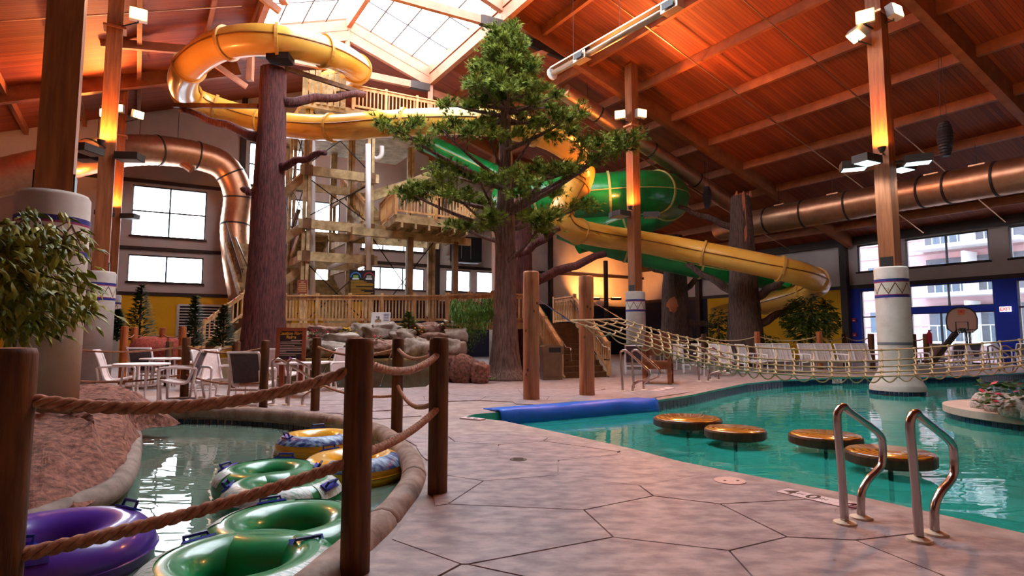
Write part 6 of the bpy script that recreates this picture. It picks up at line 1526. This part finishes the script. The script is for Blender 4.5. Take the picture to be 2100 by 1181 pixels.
# ================================================================== FICUS IN THE LEFT FOREGROUND
fc = thing('leafy_ficus', 'glossy leafy plant overhanging from the left edge', 'plant', (-5.6, 5.4, .4))
r_ = random.Random(31); b = Vector(fc.location)
M_fic = mat('ficus_leaf', '#4a5e14', '#a8a83c', 3.5, rough=.45, spec=.3)
MB().tube([b, b + Vector((-.1, .1, .7)), b + Vector((.0, .0, 1.5)), at(20, 450, 5.4)], [.05, .045, .035, .015], 8).build('stem', M_bark2, fc)
tips = [(175, 470, 5.0), (185, 495, 5.2), (140, 455, 5.5), (70, 435, 5.3), (195, 600, 4.9), (190, 640, 5.0), (150, 560, 5.2), (130, 640, 5.0), (165, 650, 5.3), (80, 520, 5.0), (90, 600, 4.8), (60, 660, 5.1), (20, 690, 5.0), (90, 690, 5.4), (30, 560, 4.7), (10, 480, 5.0), (130, 510, 4.9), (110, 580, 5.4), (170, 540, 5.5), (40, 610, 5.4), (-40, 600, 4.8), (200, 625, 5.2), (50, 480, 5.2), (100, 480, 5.1), (60, 560, 5.2), (10, 640, 5.3), (110, 660, 5.2), (150, 610, 4.9), (20, 520, 5.4), (60, 630, 4.8)]
LF = .15; lv0 = None; nl = 0; rest = MB()
def leafm(L): return [(0, 0, 0), (L * .3, L * .17, -.006), (L * .7, L * .14, -.02), (L, 0, -.045), (L * .7, -L * .14, -.02), (L * .3, -L * .17, -.006), (L * .5, 0, .004)]
LFF = [(0, 1, 6), (1, 2, 6), (2, 3, 6), (3, 4, 6), (4, 5, 6), (5, 0, 6)]
for (px, py, Y) in tips:
    q = at(px, py, Y); s = b + Vector((r_.uniform(-.2, .1), 0, r_.uniform(.5, 1.5)))
    pts = smooth_path([s, (s + q) / 2 + Vector((0, 0, .22)), q], 6); MB().tube(pts, [.014 - .0009 * i for i in range(len(pts))], 5).build('twig', M_bark2, fc)
    for k in range(90):
        f = .25 + .75 * (k / 89); i = min(int(f * (len(pts) - 1)), len(pts) - 2); p = pts[i] + Vector((r_.gauss(0, .075), r_.gauss(0, .075), r_.gauss(0, .075)))
        d = (pts[i + 1] - pts[i]).normalized(); ang = math.atan2(d.y, d.x) + r_.choice((-1, 1)) * r_.uniform(.2, 1.2)
        Mx = Matrix.Translation(p) @ Matrix.Rotation(ang, 4, 'Z') @ Matrix.Rotation(r_.uniform(.1, 1.1), 4, 'Y') @ Matrix.Rotation(r_.uniform(-.6, .6), 4, 'X') @ Matrix.Scale(r_.uniform(.75, 1.2), 4)
        if k % 7 == 6 and nl < 300:
            Ml = _PM[fc.name] @ Mx
            if lv0 is None: lv0 = MB().add(leafm(LF), LFF).build('leaf', M_fic, fc); lv0.matrix_parent_inverse = Matrix(); lv0.matrix_basis = Ml
            else: inst(lv0, 'leaf', fc, Ml)
            nl += 1
        else: rest.add([Mx @ Vector(v) for v in leafm(LF)], LFF)
o = rest.build('foliage', M_fic, fc); o['kind'] = 'stuff'

# ================================================================== OUTSIDE: APARTMENT BLOCK SEEN THROUGH THE GLAZING
ab_ = thing('apartment_building', 'pink sided apartment block with balconies outside the glazing', 'building', AB(10, 45))
M_sid = mat('pink_siding', '#d8b0b2', '#deb8b8', 2, rough=.8); M_glw = mat('flat_window_glass', '#6a7a8a', rough=.15); M_shade = mat('painted_balcony_shade', '#6e7078', rough=.8)
Q = lambda a, b, z: AB(a, b, z)
BB = 46.0
def obox(name, a0, a1, b0, b1, z0, z1, m):
    vs = [Q(a, b, z) for z in (z0, z1) for (a, b) in ((a0, b0), (a1, b0), (a1, b1), (a0, b1))]
    return MB().add(vs, [(3, 2, 1, 0), (4, 5, 6, 7), (0, 1, 5, 4), (1, 2, 6, 5), (2, 3, 7, 6), (3, 0, 4, 7)]).build(name, m, ab_)
obox('main_wall', -30, 36, BB, BB + 1, -1.5, 14, M_sid)
for i in range(14):
    z = -1 + i; obox('siding_shadow_strip', -30, 36, BB - .05, BB, z, z + .06, mat('siding_shadow_line', '#c0a0a2', rough=.8))  # darker pink strip paints a shadow line across the siding
for k, a0 in enumerate((-8, 4, 16.5, 29)):
    for z0 in (1.0, 4.2, 7.4):
        obox('painted_balcony_shade', a0, a0 + 5.5, BB - .08, BB, z0, z0 + 2.4, M_shade); obox('balcony_slab', a0 - .2, a0 + 5.7, BB - 1.7, BB, z0 - .25, z0, M_white)  # flat grey panel paints the shade inside each balcony, no recess modelled
        for j in range(12): obox('balcony_baluster', a0 + .1 + j * .47, a0 + .14 + j * .47, BB - 1.62, BB - 1.58, z0, z0 + 1.0, M_white)
        obox('balcony_rail', a0, a0 + 5.6, BB - 1.65, BB - 1.55, z0 + 1.0, z0 + 1.06, M_white); obox('balcony_door', a0 + .6, a0 + 2.2, BB - .12, BB - .08, z0, z0 + 2.1, M_glw); obox('balcony_door', a0 + 3.4, a0 + 5.0, BB - .12, BB - .08, z0, z0 + 2.1, M_glw)
        obox('divider', a0 + 2.6, a0 + 2.8, BB - 1.6, BB, z0, z0 + 2.6, M_white)
    for z0 in (1.6, 4.9, 8.1): obox('window', a0 + 7.5, a0 + 9.3, BB - .1, BB, z0, z0 + 1.5, M_glw); obox('window_trim', a0 + 7.4, a0 + 9.4, BB - .12, BB - .1, z0 - .1, z0, M_white); obox('small_vent', a0 + 10.4, a0 + 10.8, BB - .12, BB, z0 + .6, z0 + 1.0, M_shade)
